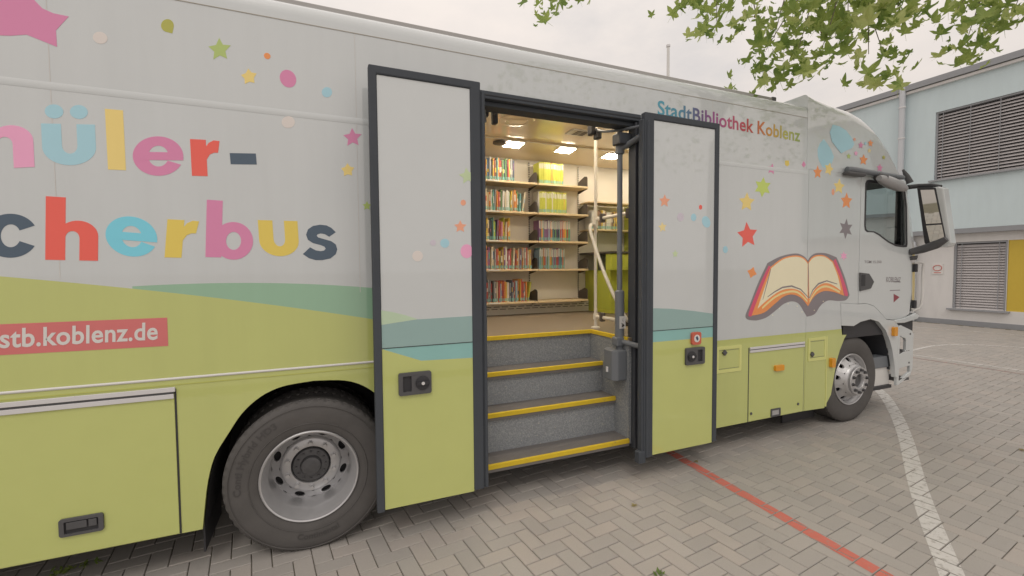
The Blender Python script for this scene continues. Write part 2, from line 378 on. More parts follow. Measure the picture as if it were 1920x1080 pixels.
# ================================================================== GROUND
PA = R(7.0); PU = Vector((math.cos(PA), math.sin(PA))); PV = Vector((-math.sin(PA), math.cos(PA)))
PO = Vector((1.336, -.599)); PW = .1125
ground = MB().add([(-300,-300,-.03),(300,-300,-.03),(300,300,-.03),(-300,300,-.03)], [(0,1,2,3)]).build('ground', mat('far_paving', (.36, .335, .31), .9, var=.15, scale=.6))
ground['kind'] = 'structure'
jb0 = MB().add([(-6,-5.2,-.012),(18.1,-5.2,-.012),(18.1,7.2,-.012),(-6,7.2,-.012)], [(0,1,2,3)]).build('joint_bed', M['joint']); jb0['kind'] = 'structure'
paving = empty('paving', (1, -1, 0)); paving['kind'] = 'structure'
gap, bev, dep = .0024, .004, .02
def paver_geo(hu, hv):
    a, b = hu-gap, hv-gap; c, d = a-bev, b-bev
    vs = [(-c,-d,0),(c,-d,0),(c,d,0),(-c,d,0),(-a,-b,-bev),(a,-b,-bev),(a,b,-bev),(-a,b,-bev),(-a,-b,-dep),(a,-b,-dep),(a,b,-dep),(-a,b,-dep)]
    fs = [(0,1,2,3)]
    for i in range(4):
        j = (i+1) % 4; fs += [(4+i,4+j,j,i),(8+i,8+j,4+j,4+i)]
    return vs, fs
bricks = []                                    # (centre uv, half u, half v)
rg = random.Random(3)
for iu in range(-60, 175):
    for iv in range(-60, 70):
        m4 = (iu-iv) % 4
        if m4 == 0: cu_, cv_, hu, hv = (iu+1)*PW, (iv+.5)*PW, PW, PW/2
        elif m4 == 3: cu_, cv_, hu, hv = (iu+.5)*PW, (iv+1)*PW, PW/2, PW
        else: continue
        w = PO + PU*cu_ + PV*cv_
        if w.y < -4.6 or w.x < -4.5 or w.x > 17.85: continue
        if w.y > 6.5: continue
        bricks.append((w.x, w.y, hu, hv, rg.uniform(-.0012, .0006), rg.random(), rg.gauss(0, .004), rg.gauss(0, .004)))
def scr_area(b):
    x, y, z = proj((b[0], b[1], 0))
    if z < .3 or not (-40 < x < 1960 and y < 1120): return 0
    if b[1] > .15 and b[0] < 4.9: return 0
    return 1/z**3
order = sorted(range(len(bricks)), key=lambda i: -scr_area(bricks[i]))
single = set(order[:300])
pm = {}
for hu, hv in ((PW, PW/2), (PW/2, PW)):
    vs, fs = paver_geo(hu, hv); me = bpy.data.meshes.new('paver'); me.from_pydata(vs, [], fs); me.materials.append(M['paver1']); pm[hu] = me
allv, allf, shade = [], [], []
for i, (x, y, hu, hv, dz, rnd, tu, tv) in enumerate(bricks):
    if i in single:
        o = link('paver', pm[hu], paving); o.location = (x, y, dz); o.rotation_euler = (tu*.5, tv*.5, PA)
    else:
        vs, fs = paver_geo(hu, hv); k = len(allv)
        for a, b, c in vs:
            q = PU*a + PV*b; allv.append((x+q.x, y+q.y, dz+c+a*tv*.5+b*tu*.5))
        allf += [tuple(t+k for t in f) for f in fs]; shade += [rnd]*len(fs)
me = bpy.data.meshes.new('paver_field'); me.from_pydata(allv, [], allf); me.materials.append(M['paver'])
at = me.attributes.new('shade', 'FLOAT', 'FACE'); at.data.foreach_set('value', shade)
o = link('paver_field', me, paving); o['kind'] = 'stuff'

def clip(poly, a, b, c):                        # keep a*x+b*y+c >= 0
    out = []
    for i in range(len(poly)):
        p, q = poly[i], poly[(i+1) % len(poly)]; dp, dq = a*p[0]+b*p[1]+c, a*q[0]+b*q[1]+c
        if dp >= 0: out.append(p)
        if dp*dq < 0: t = dp/(dp-dq); out.append((p[0]+t*(q[0]-p[0]), p[1]+t*(q[1]-p[1])))
    return out
def ground_line(name, path, width, m, lift=.0016):
    """paint on the paver tops only: the band is cut to each paver it crosses"""
    mb = MB(); path = [Vector(p) for p in path]; segs = []
    for i in range(len(path)-1):
        d = (path[i+1]-path[i]).normalized(); n = Vector((-d.y, d.x))
        def off(k):
            if k == 0 or k == len(path)-1: return n*width/2
            e = (path[k+1]-path[k]).normalized() + (path[k]-path[k-1]).normalized(); e.normalize(); e = Vector((-e.y, e.x))
            return e*(width/2/max(.5, e.dot(n)))
        a, b = off(i), off(i+1)
        segs.append([tuple(path[i]-a), tuple(path[i+1]-b), tuple(path[i+1]+b), tuple(path[i]+a)])
    for s_ in segs:
        cx = sum(p[0] for p in s_)/4; cy = sum(p[1] for p in s_)/4; rad = max((Vector(p)-Vector((cx, cy))).length for p in s_)+.14
        for (x, y, hu, hv, dz, rnd, tu, tv) in bricks:
            if abs(x-cx) > rad or abs(y-cy) > rad: continue
            c, d = hu-gap-bev*.6, hv-gap-bev*.6; q = Vector((x, y)); poly = s_
            for nrm, h in ((PU, c), (-PU, c), (PV, d), (-PV, d)):
                poly = clip(poly, -nrm.x, -nrm.y, nrm.dot(q)+h)
                if len(poly) < 3: break
            if len(poly) >= 3:
                vs = []
                for p in poly:
                    r_ = Vector(p)-q; vs.append((p[0], p[1], dz+r_.dot(PU)*tv*.5+r_.dot(PV)*tu*.5+lift))
                mb.add(vs, [tuple(range(len(vs)))])
    o = mb.build(name, m); o['kind'] = 'structure'; return o
ground_line('red_line', [(3.16, 1.2), (3.155, .2), (3.03, -1.68), (2.9, -3.6)], .098, M['linered'])
wl = catmull([(2.0,-2.72,0),(3.37,-1.85,0),(4.43,-1.2,0),(5.70,-.49,0),(6.66,.10,0),(7.48,.68,0),(8.1,1.35,0),(8.5,2.2,0),(8.6,3.2,0)], 5)
ground_line('white_line', [(p.x, p.y) for p in wl], .125, M['linewhite'])
ground_line('white_line', [(11.15, 4.5), (11.15, -2.0)], .07, M['linewhite'])
ground_line('white_line', [(p.x, p.y) for p in catmull([(10.2,2.2,0),(11.76,2.32,0),(12.8,2.42,0),(13.57,2.27,0),(14.1,1.8,0),(14.35,1.2,0),(14.5,0,0),(14.4,-1.5,0)], 5)], .08, M['linewhite'])
ground_line('white_line', [(16.2, 5.2), (16.3, 4.4), (16.75, 2.28), (17.2, -.5)], .07, M['linewhite'])
ground_line('faded_red_line', [(10.85, 3.2), (10.75, -2.0)], .10, M['linepink'])

# ================================================================== SCHOOL BUILDING
BX = 17.9
bld = empty('school_building', (BX+3, 4, 0))
tag(bld, 'two storey school building with pale blue upper floor, white ground floor and grey blinds', 'building')
uw = (1.2, 4.77, 4.51, 6.62)     # upper window y0,y1,z0,z1
uw2 = (-5.4, -.6, 4.51, 6.62)
lw = (3.12, 4.31, .50, 2.54)
up = MB().prism([(-9, 2.94), (16, 2.94), (16, 7.42), (-9, 7.42)], BX, BX+.35, 'x', holes=[[(a, c), (b, c), (b, d), (a, d)] for a, b, c, d in (uw, uw2)])
up.build('upper_wall', M['blueb'], bld, fix=True)
LX = BX+.22
lo = MB().prism([(-9, .14), (16, .14), (16, 2.94), (-9, 2.94)], LX, LX+.35, 'x', holes=[[(lw[0], lw[2]), (lw[1], lw[2]), (lw[1], lw[3]), (lw[0], lw[3])], [(.9, .5), (3.11, .5), (3.11, 2.54), (.9, 2.54)]])
lo.build('lower_wall', M['whiteb'], bld, fix=True)
MB().box(BX+.001, LX+.34, -9, 16, 2.80, 2.937).build('soffit_strip', M['plinth'], bld)
MB().box(LX-.02, LX+.2, -9, 16, -.02, .14).build('plinth', M['plinth'], bld)
MB().box(LX+.02, LX+.1, .9, 3.105, .5, 2.54).build('yellow_panel', M['ypanel'], bld)
MB().box(LX-.05, LX+.02, 2.64, 2.78, 2.57, 2.68).build('alarm_box', M['red'], bld, bevel=.01)
MB().box(BX+.6, BX+9, -9, 16, .0, 7.35).build('core', M['whiteb'], bld)
MB().box(BX-.10, BX+9.3, -9.2, 16.2, 7.42, 7.50).build('eave', M['whiteb'], bld)
MB().box(BX-.16, BX+9.4, -9.3, 16.3, 7.52, 7.70).build('roof', M['fascia'], bld)
MB().box(BX-.06, BX+9.3, -9.25, 16.25, 7.50, 7.52).build('shadow_gap', M['black'], bld)
def blind(name, y0, y1, z0, z1, x, n, tilt, label):
    w = MB().box(x+.16, x+.2, y0, y1, z0, z1).build('window', M['slatdark'], bld)
    fr_ = MB(); t = .05
    fr_.box(x+.03, x+.16, y0+.001, y0+t, z0, z1); fr_.box(x+.03, x+.16, y1-t, y1-.001, z0, z1); fr_.box(x+.03, x+.16, y0+t, y1-t, z1-t, z1-.001)
    fr_.build('guide_rail', M['fascia'], w)
    MB().box(x-.10, x+.1, y0-.10, y1+.10, z0-.05, z0-.002).build('sill', M['fascia'], w)
    h = (z1-z0-.08)/n; mb = MB(); prof = []
    for k in range(5):
        u = (k/4-.5)*.085; prof.append((u*math.cos(tilt), u*math.sin(tilt)+.006*math.cos(u/.085*math.pi)))
    P = prof + [(a, b-.004) for a, b in reversed(prof)]
    mb.prism(P, y0+t+.004, y1-t-.004, 'y')
    me = mb.build('slat', M['slat'], w, fix=True); me.location = (x+.08, 0, z0+.04)
    for k in range(1, n):
        o = link('slat', me.data, w); o.location = (x+.08, 0, z0+.04+k*h)
    tp = MB(); 
    ny = max(2, int((y1-y0)/.55))
    for k in range(ny):
        y = y0+.18+(y1-y0-.36)*k/(ny-1); tp.box(x+.025, x+.028, y-.008, y+.008, z0+.03, z1-.05)
    tp.build('ladder_tape', M['plinth'], w); return w
# tessellated slat prism runs along y: prism axis 'y' takes (x,z) profile
blind('window', uw[0], uw[1], uw[2], uw[3], BX, 22, .85, '')
blind('window', uw2[0], uw2[1], uw2[2], uw2[3], BX, 22, .85, '')
blind('window', lw[0], lw[1], lw[2], lw[3], LX, 25, 1.0, '')
dp = MB().tube([(BX-.13, 5.60, 7.75), (BX-.13, 5.60, 3.1)], .085, 14)
dp.tube(catmull([(BX-.13, 5.60, 3.1), (BX-.13, 5.60, 2.9), (LX-.12, 5.35, 2.6), (LX-.12, 5.3, 2.3), (LX-.12, 5.3, 0)], 5), .085, 14)
dpo = dp.build('downpipe', M['pipe'], bld, smooth=40)
for z in (7.0, 6.0, 4.6): MB().tube([(BX-.13, 5.6, z), (BX-.13, 5.6, z+.04)], .10, 14).build('pipe_clip', M['alu'], dpo, smooth=40)
sg = MB().box(LX-.02, LX-.001, 4.55, 4.83, 1.55, 1.88).build('wall_sign', M['white_matte'], bld)
ring = MB(); pts = [(LX-.03, 4.69+.11*math.cos(t), 1.75+.085*math.sin(t)) for t in np.linspace(0, 2*math.pi, 25)]; ring.tube(pts, .009, 6)
ring.build('oval_mark', M['red'], sg)
MB().box(LX-.026, LX-.021, 4.60, 4.78, 1.59, 1.61).build('printed_line', M['red'], sg)
for y, z in ((7.2, 7.76), (9.5, 7.76)): MB().box(BX+.1, BX+.5, y, y+.5, 7.70, z).build('roof_outlet', M['fascia'], bld)

# slender mast behind the bus
mp_ = PY(1253, 88, 6.0)
mb = MB().tube([(mp_.x, 6, 0), (mp_.x, 6, mp_.z)], [.05, .035], 12); 
tag(mb.build('mast', M['white_matte'], smooth=40), 'slender pale mast rising behind the white bus roof', 'mast')
MB().tube([(mp_.x, 6, mp_.z), (mp_.x, 6, mp_.z+.05)], .05, 12).build('mast_cap', M['alu'], bpy.data.objects['mast'])

# ================================================================== BUS
bus = empty('library_bus', (1.5, 1.3, 0))
tag(bus, 'long white and lime green library bus with both side doors open', 'bus')
XR = -4.6; ZB = .265; OX0, OX1, OZ = 1.09, 2.565, 3.145
SEAM = 4.80
arc_l = [(-.69, ZB), (-.675, .40), (-.655, .55), (-.615, .70), (-.534, .84), (-.465, .945), (-.385, 1.021), (-.30, 1.07), (-.203, 1.096), (-.05, 1.108)]
arc_l = [(p.x, p.y) for p in catmull([(a, b, 0) for a, b in arc_l], 3)]
arc_r = [(-.10-x, z) for x, z in reversed(arc_l[:-1])]
outline = [(XR, ZB)] + arc_l + arc_r + [(OX0, ZB), (OX0, OZ), (OX1, OZ), (OX1, ZB), (SEAM-.002, ZB), (SEAM-.002, 2.861), (4.762, 2.861), (4.762, 3.39), (XR, 3.39)]
MB().prism(outline, 0, .035).build('side_panel', M['print'], bus, fix=True)
FA = [(5.131, .254), (5.247, .39), (5.328, .745), (5.385, .88), (5.461, 1.008)]
front = [(SEAM+.002, ZB)] + FA + [(5.50, 1.05), (5.42, 1.052), (5.40, 1.157), (5.375, 1.42), (5.695, 1.395), (5.695, 2.86), (SEAM+.002, 2.86)]
MB().prism(front, 0, .035).build('front_side_panel', M['print'], bus, fix=True)
# roof cove, gutter, roof
cove = [(0, 3.392), (0, 3.43), (.002, 3.462), (.010, 3.492), (.026, 3.512), (.052, 3.522), (.085, 3.524), (.085, 3.50), (.04, 3.44), (.035, 3.392)]
MB().prism(cove, XR, SEAM-.04, 'x').build('roof_edge', M['white'], bus, smooth=35, fix=True)
MB().prism([(.060, 3.526), (.060, 3.556), (.068, 3.562), (.128, 3.562), (.128, 3.526)], XR, 4.30, 'x').build('gutter', mat('gutter_grey', (.40, .39, .38), .5), bus, fix=True)
MB().box(4.301, 4.36, .056, .12, 3.526, 3.57).build('gutter_end', M['plastic'], bus, bevel=.008)
MB().box(XR, SEAM-.04, .131, 2.45, 3.47, 3.525).build('roof', M['white'], bus)
MB().prism([(2.451, 3.525), (2.5, 3.515), (2.58, 3.45), (2.6, 3.38), (2.6, ZB), (2.565, ZB), (2.565, 3.36), (2.451, 3.46)], XR, SEAM, 'x').build('far_side_panel', M['white'], bus, fix=True)
MB().box(XR, XR+.04, .036, 2.564, ZB, 3.465).build('rear_panel', M['lime'], bus)
# underbody
ub = MB(); ub.box(XR+.05, 1.08, .05, 2.55, 1.145, 1.175); ub.box(2.54, 5.0, .05, 2.55, 1.145, 1.175); ub.box(1.08, 2.54, .72, 2.55, 1.145, 1.175)
ub.box(-4.4, -.75, .08, 2.5, .40, 1.14); ub.box(2.55, 4.7, .3, 2.5, .42, 1.14); ub.box(.65, 1.05, .08, 2.5, .35, 1.14); ub.box(1.14, 2.50, .72, 2.5, .33, 1.14)
ub.box(-.7, .65, .75, 1.85, .45, 1.14); ub.box(4.7, 6.4, .65, 1.95, .55, 1.0)
ub.box(-.12, .04, .3, 2.3, .45, .60); ub.box(5.62, 5.78, .3, 2.3, .42, .55)
ub.build('underbody', M['dark'], bus)
def liner(arcp, y0, y1, name):
    mb = MB(); n = len(arcp)
    mb.add([(x, y0, z) for x, z in arcp]+[(x, y1, z) for x, z in arcp], [(i, i+1, n+i+1, n+i) for i in range(n-1)])
    mb.build(name, M['dark'], bus, smooth=40)
    mb = MB().prism([(x, z) for x, z in arcp], y1, y1+.01); mb.build('arch_back', M['dark'], bus, fix=True)
liner([(x+(.004 if x < -.05 else -.004), z-.004) for x, z in arc_l+arc_r], .036, .72, 'wheel_arch_liner')
flap = MB().prism(XZ([(383, 985), (420, 915), (432, 955), (384, 1040)], .2), .14, .152)
MB().box(-.70, -.69, .06, .55, .09, .46).build('mudflap', M['black'], bus)
# mouldings, seams, stripe
def moulding(x0, x1, z, h, d, name, m):
    pr = [(-.001, z-h/2)] + [(-d*math.sin(math.pi*k/6), z-h/2+h*(1-math.cos(math.pi*k/6))/2) for k in range(1, 6)] + [(-.001, z+h/2)]
    MB().prism(pr, x0, x1, 'x').build(name, m, bus, smooth=60, fix=True)
moulding(XR, OX0-.15, 2.82, .04, .0028, 'side_moulding', M['white']); moulding(OX1+.2, 4.78, 2.82, .04, .0028, 'side_moulding', M['white'])
moulding(XR, .9, 1.20, .016, .008, 'side_stripe', M['white_matte'])
MB().box(XR, .9, -.0025, -.0002, 1.160, 1.165).build('skirt_seam', mat('seam_lime', (.50, .52, .13), .5), bus)
for x in (-1.29, .25, 3.42): MB().box(x-.0018, x+.0018, -.0007, -.0002, {-1.29: 1.80, .25: 1.68}.get(x, 1.13), 3.39).build('panel_seam', mat('seam_grey', (.62, .61, .59), .5), bus)
MB().box(-1.2918, -1.2882, -.0007, -.0002, ZB, 1.13).build('panel_seam', mat('seam_lime', (.54, .56, .13), .5), bus)
MB().box(SEAM-.0019, SEAM+.0019, .004, .02, ZB, 2.85).build('panel_gap', M['plastic'], bus)
MB().box(XR, SEAM-.04, -.003, .001, 3.3885, 3.3925).build('roof_seam', mat('seam_beige', (.45, .42, .36), .5), bus)

# --- luggage hatch at the rear wheel
hx = PY(331, 725).x
lh = MB().box(-3.4, hx-.012, -.006, -.0005, ZB+.004, 1.135).build('luggage_hatch', M['lime'], bus, bevel=.003)
MB().box(hx-.011, hx-.002, -.0035, -.0004, ZB+.002, 1.14).build('rubber_seam', M['black'], lh)
za = PY(200, 742).z
al = MB(); al.box(-3.4, hx-.004, -.018, -.0065, 1.125, 1.152); al.box(-3.4, hx-.012, -.016, -.0065, 1.085, 1.112); al.build('aluminium_rail', M['alu'], lh, bevel=.002)
MB().box(-3.4, hx-.012, -.012, -.0062, 1.113, 1.124).build('rail_groove', M['plastic'], lh)
a = XZ([(112, 974), (196, 957), (197, 990), (114, 1007)])
x0, x1 = (a[0][0]+a[3][0])/2, (a[1][0]+a[2][0])/2; z1 = (a[0][1]+a[1][1])/2; z0 = (a[2][1]+a[3][1])/2
MB().prism(rrect(x0, x1, z0, z1, .014), -.02, -.0065, holes=[rrect(x0+.022, x1-.022, z0+.014, z1-.018, .006)]).build('recessed_handle', M['plastic'], lh, bevel=.002, fix=True)
h_ = MB(); h_.box(x0+.02, x1-.02, -.008, -.0068, z0+.012, z1-.016); h_.build('handle_recess', M['black'], lh)
h_ = MB(); xm = x0+(x1-x0)*.64; h_.box(x0+.03, xm-.004, -.017, -.009, z0+.035, z1-.024); h_.box(xm+.003, x1-.03, -.017, -.009, z0+.035, z1-.024); h_.build('handle_grip', M['plastic'], lh, bevel=.003)

# --- right hand hatch, service flaps, lamps
g = XZ([(1405, 650), (1510, 640), (1502, 772), (1400, 790)])
hx0, hx1 = 3.945, 4.77; hz = 1.02
rh = MB().box(hx0, hx1, -.006, -.0005, ZB+.004, hz).build('luggage_hatch', M['lime'], bus, bevel=.003)
MB().box(hx0-.008, hx0-.001, -.003, -.0004, ZB, hz).build('hatch_gap', M['plastic'], rh)
MB().box(hx1+.001, hx1+.008, -.003, -.0004, ZB, hz).build('hatch_gap', M['plastic'], rh)
al = MB(); al.box(hx0, hx1, -.016, -.0065, hz-.018, hz+.006); al.box(hx0, hx1, -.016, -.0065, hz-.05, hz-.026); al.build('aluminium_rail', M['alu'], rh, bevel=.002)
MB().box(hx0, hx1, -.012, -.0062, hz-.0255, hz-.0185).build('rail_groove', M['plastic'], rh)
p = PY(1458, 689); MB().prism(rrect(p.x-.065, p.x+.065, p.z-.03, p.z+.03, .012), -.03, -.0065).build('side_marker', M['amber'], rh, bevel=.005, fix=True)
for q in ((1407, 775), (1495, 757)):
    p = PY(*q); MB().prism(arc(p.x, p.z, .014, 0, 345, 14), -.012, -.0065).build('latch', M['plastic'], rh, fix=True)
p = PY(1453, 773); hd = MB().prism(rrect(p.x-.075, p.x+.07, p.z-.04, p.z+.045, .008), -.014, -.0065, holes=[rrect(p.x-.058, p.x+.054, p.z-.024, p.z+.028, .006)]).build('recessed_handle', M['plastic'], rh, bevel=.002, fix=True)
MB().box(p.x-.06, p.x+.056, -.0085, -.0068, p.z-.026, p.z+.03).build('handle_recess', M['rim'], rh)
def flapbox(x0, x1, z0, z1, lx, lz):
    f = MB().prism(rrect(x0, x1, z0, z1, .01), -.006, -.0005, holes=[rrect(x0+.03, x1-.03, z0+.03, z1-.03, .006)]).build('service_flap', mat('pale_lime', (.70, .72, .27), .3, coat=.3), bus, fix=True, bevel=.002)
    MB().box(x0+.028, x1-.028, -.003, -.0004, z0+.028, z1-.028).build('flap_door', M['lime'], f)
    sm = MB(); sm.box(x0+.034, x1-.034, -.0036, -.0029, z1-.042, z1-.038); sm.box(x0+.034, x1-.034, -.0036, -.0029, z0+.038, z0+.042); sm.build('flap_gap', M['plastic'], f)
    MB().prism([(lx-.03, lz), (lx, lz-.03), (lx+.03, lz), (lx, lz+.03)], -.022, -.0031).build('flap_lock', M['plastic'], f, fix=True, bevel=.004)
a = PY(1385, 628); b = PY(1350, 683); p = PY(1357, 661)
flapbox(3.50, PY(1390, 640).x, .80, 1.06, p.x, p.z)
p = PY(1521, 664); flapbox(PY(1513, 640).x+.02, PY(1549, 640).x, .80, 1.055, p.x, p.z)
st = MB(); xs = PY(1549, 640).x; st.box(xs+.006, xs+.022, -.004, -.0005, ZB+.004, 1.055); st.build('seam_strip', mat('pale_lime', (0, 0, 0)), bus)
p = PY(1558, 679); MB().prism(rrect(p.x-.032, p.x+.03, p.z-.055, p.z+.05, .012), -.035, -.0005).build('side_marker', M['amber'], bus, bevel=.006, fix=True)
MB().box(SEAM+.004, 5.35, .25, .27, .05, .5).build('mudflap', M['black'], bus)

# --- wheels
def tyre_mesh(mb, c, Rr, w):
    """outer sidewall at c.y, width w into +y; tread with real chevron grooves"""
    n = 216; cols = []
    side = [(.300, .012), (.312, .004), (.34, -.004), (.40, -.010), (.445, -.008), (.470, .0), (.486, .010)]
    ts = [.020, .045, .047, .088, .092, .135, .139, .18, .184, .225, .227, w-.02]
    prof = [(r, y) for r, y in side] + [(Rr-.004, .020)] + [(Rr, y) for y in ts[1:-1]] + [(Rr-.004, w-.02)] + [(r, w-y) for r, y in reversed(side)]
    vs = []; fs = []
    for i, (r, y) in enumerate(prof):
        for k in range(n):
            t = 2*math.pi*k/n; rr = r
            if r > Rr-.006:
                rib = sum(y > q for q in (.046, .09, .137, .182, .226)); ph = (k + (2 if rib % 2 else 0) + int(y*60)) % 4
                if ph == 0 and i: rr = r-.011
                if i in (9, 10, 11, 12, 13, 14) and abs(y-.09) < .003: rr = r-.012
                if abs(y-.137) < .003 or abs(y-.182) < .003: rr = r-.012
            elif r > .48:
                if k % 4 == 0: rr = r-.006
            vs.append((c[0]+rr*math.cos(t), c[1]+y, c[2]+rr*math.sin(t)))
    for i in range(len(prof)-1):
        for k in range(n):
            k2 = (k+1) % n; fs.append((i*n+k, i*n+k2, (i+1)*n+k2, (i+1)*n+k))
    mb.add(vs, fs); return mb
def ring_text(body, c, r, y, a0, size, m, parent, bold=.02, flip=False, squash=1.0):
    """raised letters round the sidewall; a0 = angle of the text's middle (deg, 90 = top)"""
    v, f = text_geo(body, bold); x0, x1 = min(p[0] for p in v), max(p[0] for p in v)
    out = []
    for p in v:
        u = (p[0]-(x0+x1)/2)*size*squash; h = p[1]*size
        if not flip: t = R(a0)-u/r; rr = r+h
        else: t = R(a0)+u/r; rr = r-h
        out.append((c[0]+rr*math.cos(t), y, c[2]+rr*math.sin(t)))
    return MB().add(out, f).build('tyre_lettering', m, parent)
def disc_with_holes(mb, c, r_in, r_out, yin, yout, n, hr, rm, hw, hh, rot=0):
    """ring sector by sector, each with an oval hand hole"""
    K = 28
    for s_ in range(n):
        a0 = rot+s_*2*math.pi/n; da = 2*math.pi/n; outer = []; inner = []
        for k in range(K):
            t = 2*math.pi*k/K; ca, sa = math.cos(t), math.sin(t); q = 1/max(abs(ca), abs(sa))
            u, v = ca*q, sa*q
            ang = a0+da*(.5+.5*u); rad = (r_in+r_out)/2+(r_out-r_in)/2*v; y = yin+(yout-yin)*(rad-r_in)/(r_out-r_in)
            outer.append((c[0]+rad*math.cos(ang), c[1]+y, c[2]+rad*math.sin(ang)))
            rad = rm+hh*sa; ang = a0+da*.5+hw*ca/rm; y = yin+(yout-yin)*(rad-r_in)/(r_out-r_in)
            inner.append((c[0]+rad*math.cos(ang), c[1]+y, c[2]+rad*math.sin(ang)))
        deep = [(x, y+.02, z) for x, y, z in inner]
        mb.add(outer+inner+deep, [(k, (k+1) % K, K+(k+1) % K, K+k) for k in range(K)]+[(K+k, K+(k+1) % K, 2*K+(k+1) % K, 2*K+k) for k in range(K)])
def nuts(c, r, y, n, rn, h, parent, m, rot=0):
    for k in range(n):
        t = rot+2*math.pi*k/n; x, z = c[0]+r*math.cos(t), c[2]+r*math.sin(t)
        mb = MB().lathe([(rn*1.35, 0), (rn*1.35, -.006), (rn, -.006), (rn, -h), (0.0005, -h)], (x, y, z), 6); mb.build('wheel_nut', m, parent)
def wheel_rear(cx, near=True):
    c = Vector((cx, -.028, .487)); w = empty('wheel', c, bus)
    t = tyre_mesh(MB(), c, .500, .27); tyre_mesh(t, (c.x, c.y+.33, c.z), .500, .27); t.build('tyre', M['rubber'], w, smooth=30)
    rim = MB().lathe([(.300, .014), (.300, .002), (.294, -.004), (.286, 0), (.281, .02), (.273, .034), (.269, .075), (.258, .09), (.256, .13), (.254, .19), (.252, .24), (.248, .25)], c, 72)
    disc_with_holes(rim, c, .195, .248, .222, .25, 8, 0, .222, .034, .022, rot=R(2))
    rim.lathe([(.195, .222), (.188, .205), (.178, .198), (.128, .198), (.124, .21), (.124, .28)], c, 72)
    rim.build('rim', M['rim'], w, smooth=40)
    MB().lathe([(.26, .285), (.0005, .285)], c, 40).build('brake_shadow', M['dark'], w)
    hub = MB().lathe([(.122, .25), (.119, .205), (.112, .195), (.070, .188), (.060, .165), (.036, .158), (.0005, .158)], c, 40); hub.build('hub', M['hub'], w, smooth=35)
    nuts(c, .153, c.y+.198, 10, .014, .03, w, M['rim'], R(18)); nuts(c, .094, c.y+.192, 12, .006, .012, w, M['hub'])
    ring_text('Conti Hybrid HD3', c, .395, c.y-.0125, 152, .058, M['rubber_text'], w, squash=1.05)
    ring_text('Continental', c, .405, c.y-.0125, 276, .052, M['rubber_text'], w, flip=True, squash=1.05)
    ln = MB(); 
    for rr in (.462, .35): ln.lathe([(rr, -.0105 if rr > .4 else -.008), (rr+.003, -.0135 if rr > .4 else -.011), (rr+.006, -.0105 if rr > .4 else -.008)], c, 96)
    ln.build('sidewall_rib', M['rubber'], w, smooth=60)
    return w
def wheel_front(cx):
    c = Vector((cx, .055, .505)); w = empty('wheel', c, bus)
    tyre_mesh(MB(), c, .505, .28).build('tyre', M['rubber'], w, smooth=30)
    rim = MB().lathe([(.300, .014), (.302, .002), (.297, -.004), (.287, 0), (.282, .02), (.27, .03), (.264, .05)], c, 72)
    disc_with_holes(rim, c, .19, .264, -.03, .05, 10, 0, .232, .026, .022, rot=R(8))
    rim.lathe([(.19, -.03), (.178, -.055), (.165, -.062), (.160, -.062)], c, 72); rim.build('rim', M['rim'], w, smooth=40)
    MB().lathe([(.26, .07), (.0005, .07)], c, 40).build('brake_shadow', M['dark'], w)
    MB().lathe([(.166, -.060), (.166, -.085), (.160, -.092), (.085, -.092), (.080, -.085), (.080, -.03), (.0005, -.03)], c, 56).build('hub_flange', M['rim'], w, smooth=40)
    MB().lathe([(.079, -.05), (.07, -.06), (.0005, -.062)], c, 40).build('hub', M['hub'], w, smooth=40)
    nuts(c, .128, c.y-.092, 10, .015, .028, w, M['hub'], R(12)); return w
wheel_rear(-.085); wheel_front(5.70)
for cx, r in ((-.075, .525), (5.70, .505)):      # wheels on the far side
    c = Vector((cx, 2.28, r)); w = empty('wheel', c, bus)
    MB().lathe([(.3, 0), (.34, -.01), (.45, -.008), (r-.02, .014), (r, .03), (r, .25), (r-.02, .27), (.3, .28)], c, 64).build('tyre', M['rubber'], w, smooth=40)
    MB().lathe([(.3, 0), (.29, .05), (.0005, .06)], c, 40).build('rim', M['rim'], w, smooth=40)

# --- door opening frame
fr_ = MB()
fr_.box(OX0-.02, OX1+.02, -.012, .10, OZ-.055, OZ+.004); fr_.box(OX0-.02, OX1, .03, .16, OZ-.092, OZ-.056)
fr_.build('door_header', M['frame'], bus, bevel=.006)
MB().box(OX0-.02, OX1+.02, -.016, -.0125, OZ-.030, OZ-.024).build('header_groove', M['black'], bus)
for rail in ([(OX1-.03, OX1-.005, .0, .10), (OX1-.004, OX1+.022, -.022, .036), (OX1+.024, OX1+.045, -.012, -.0005)], [(OX0-.05, OX0-.0205, -.012, -.0005), (OX0-.02, OX0+.004, -.022, .036)]):
    jb = MB()
    for x0, x1, y0, y1 in rail: jb.box(x0, x1, y0, y1, .22, OZ-.056)
    jb.build('door_jamb', M['jamb'], bus, bevel=.006)

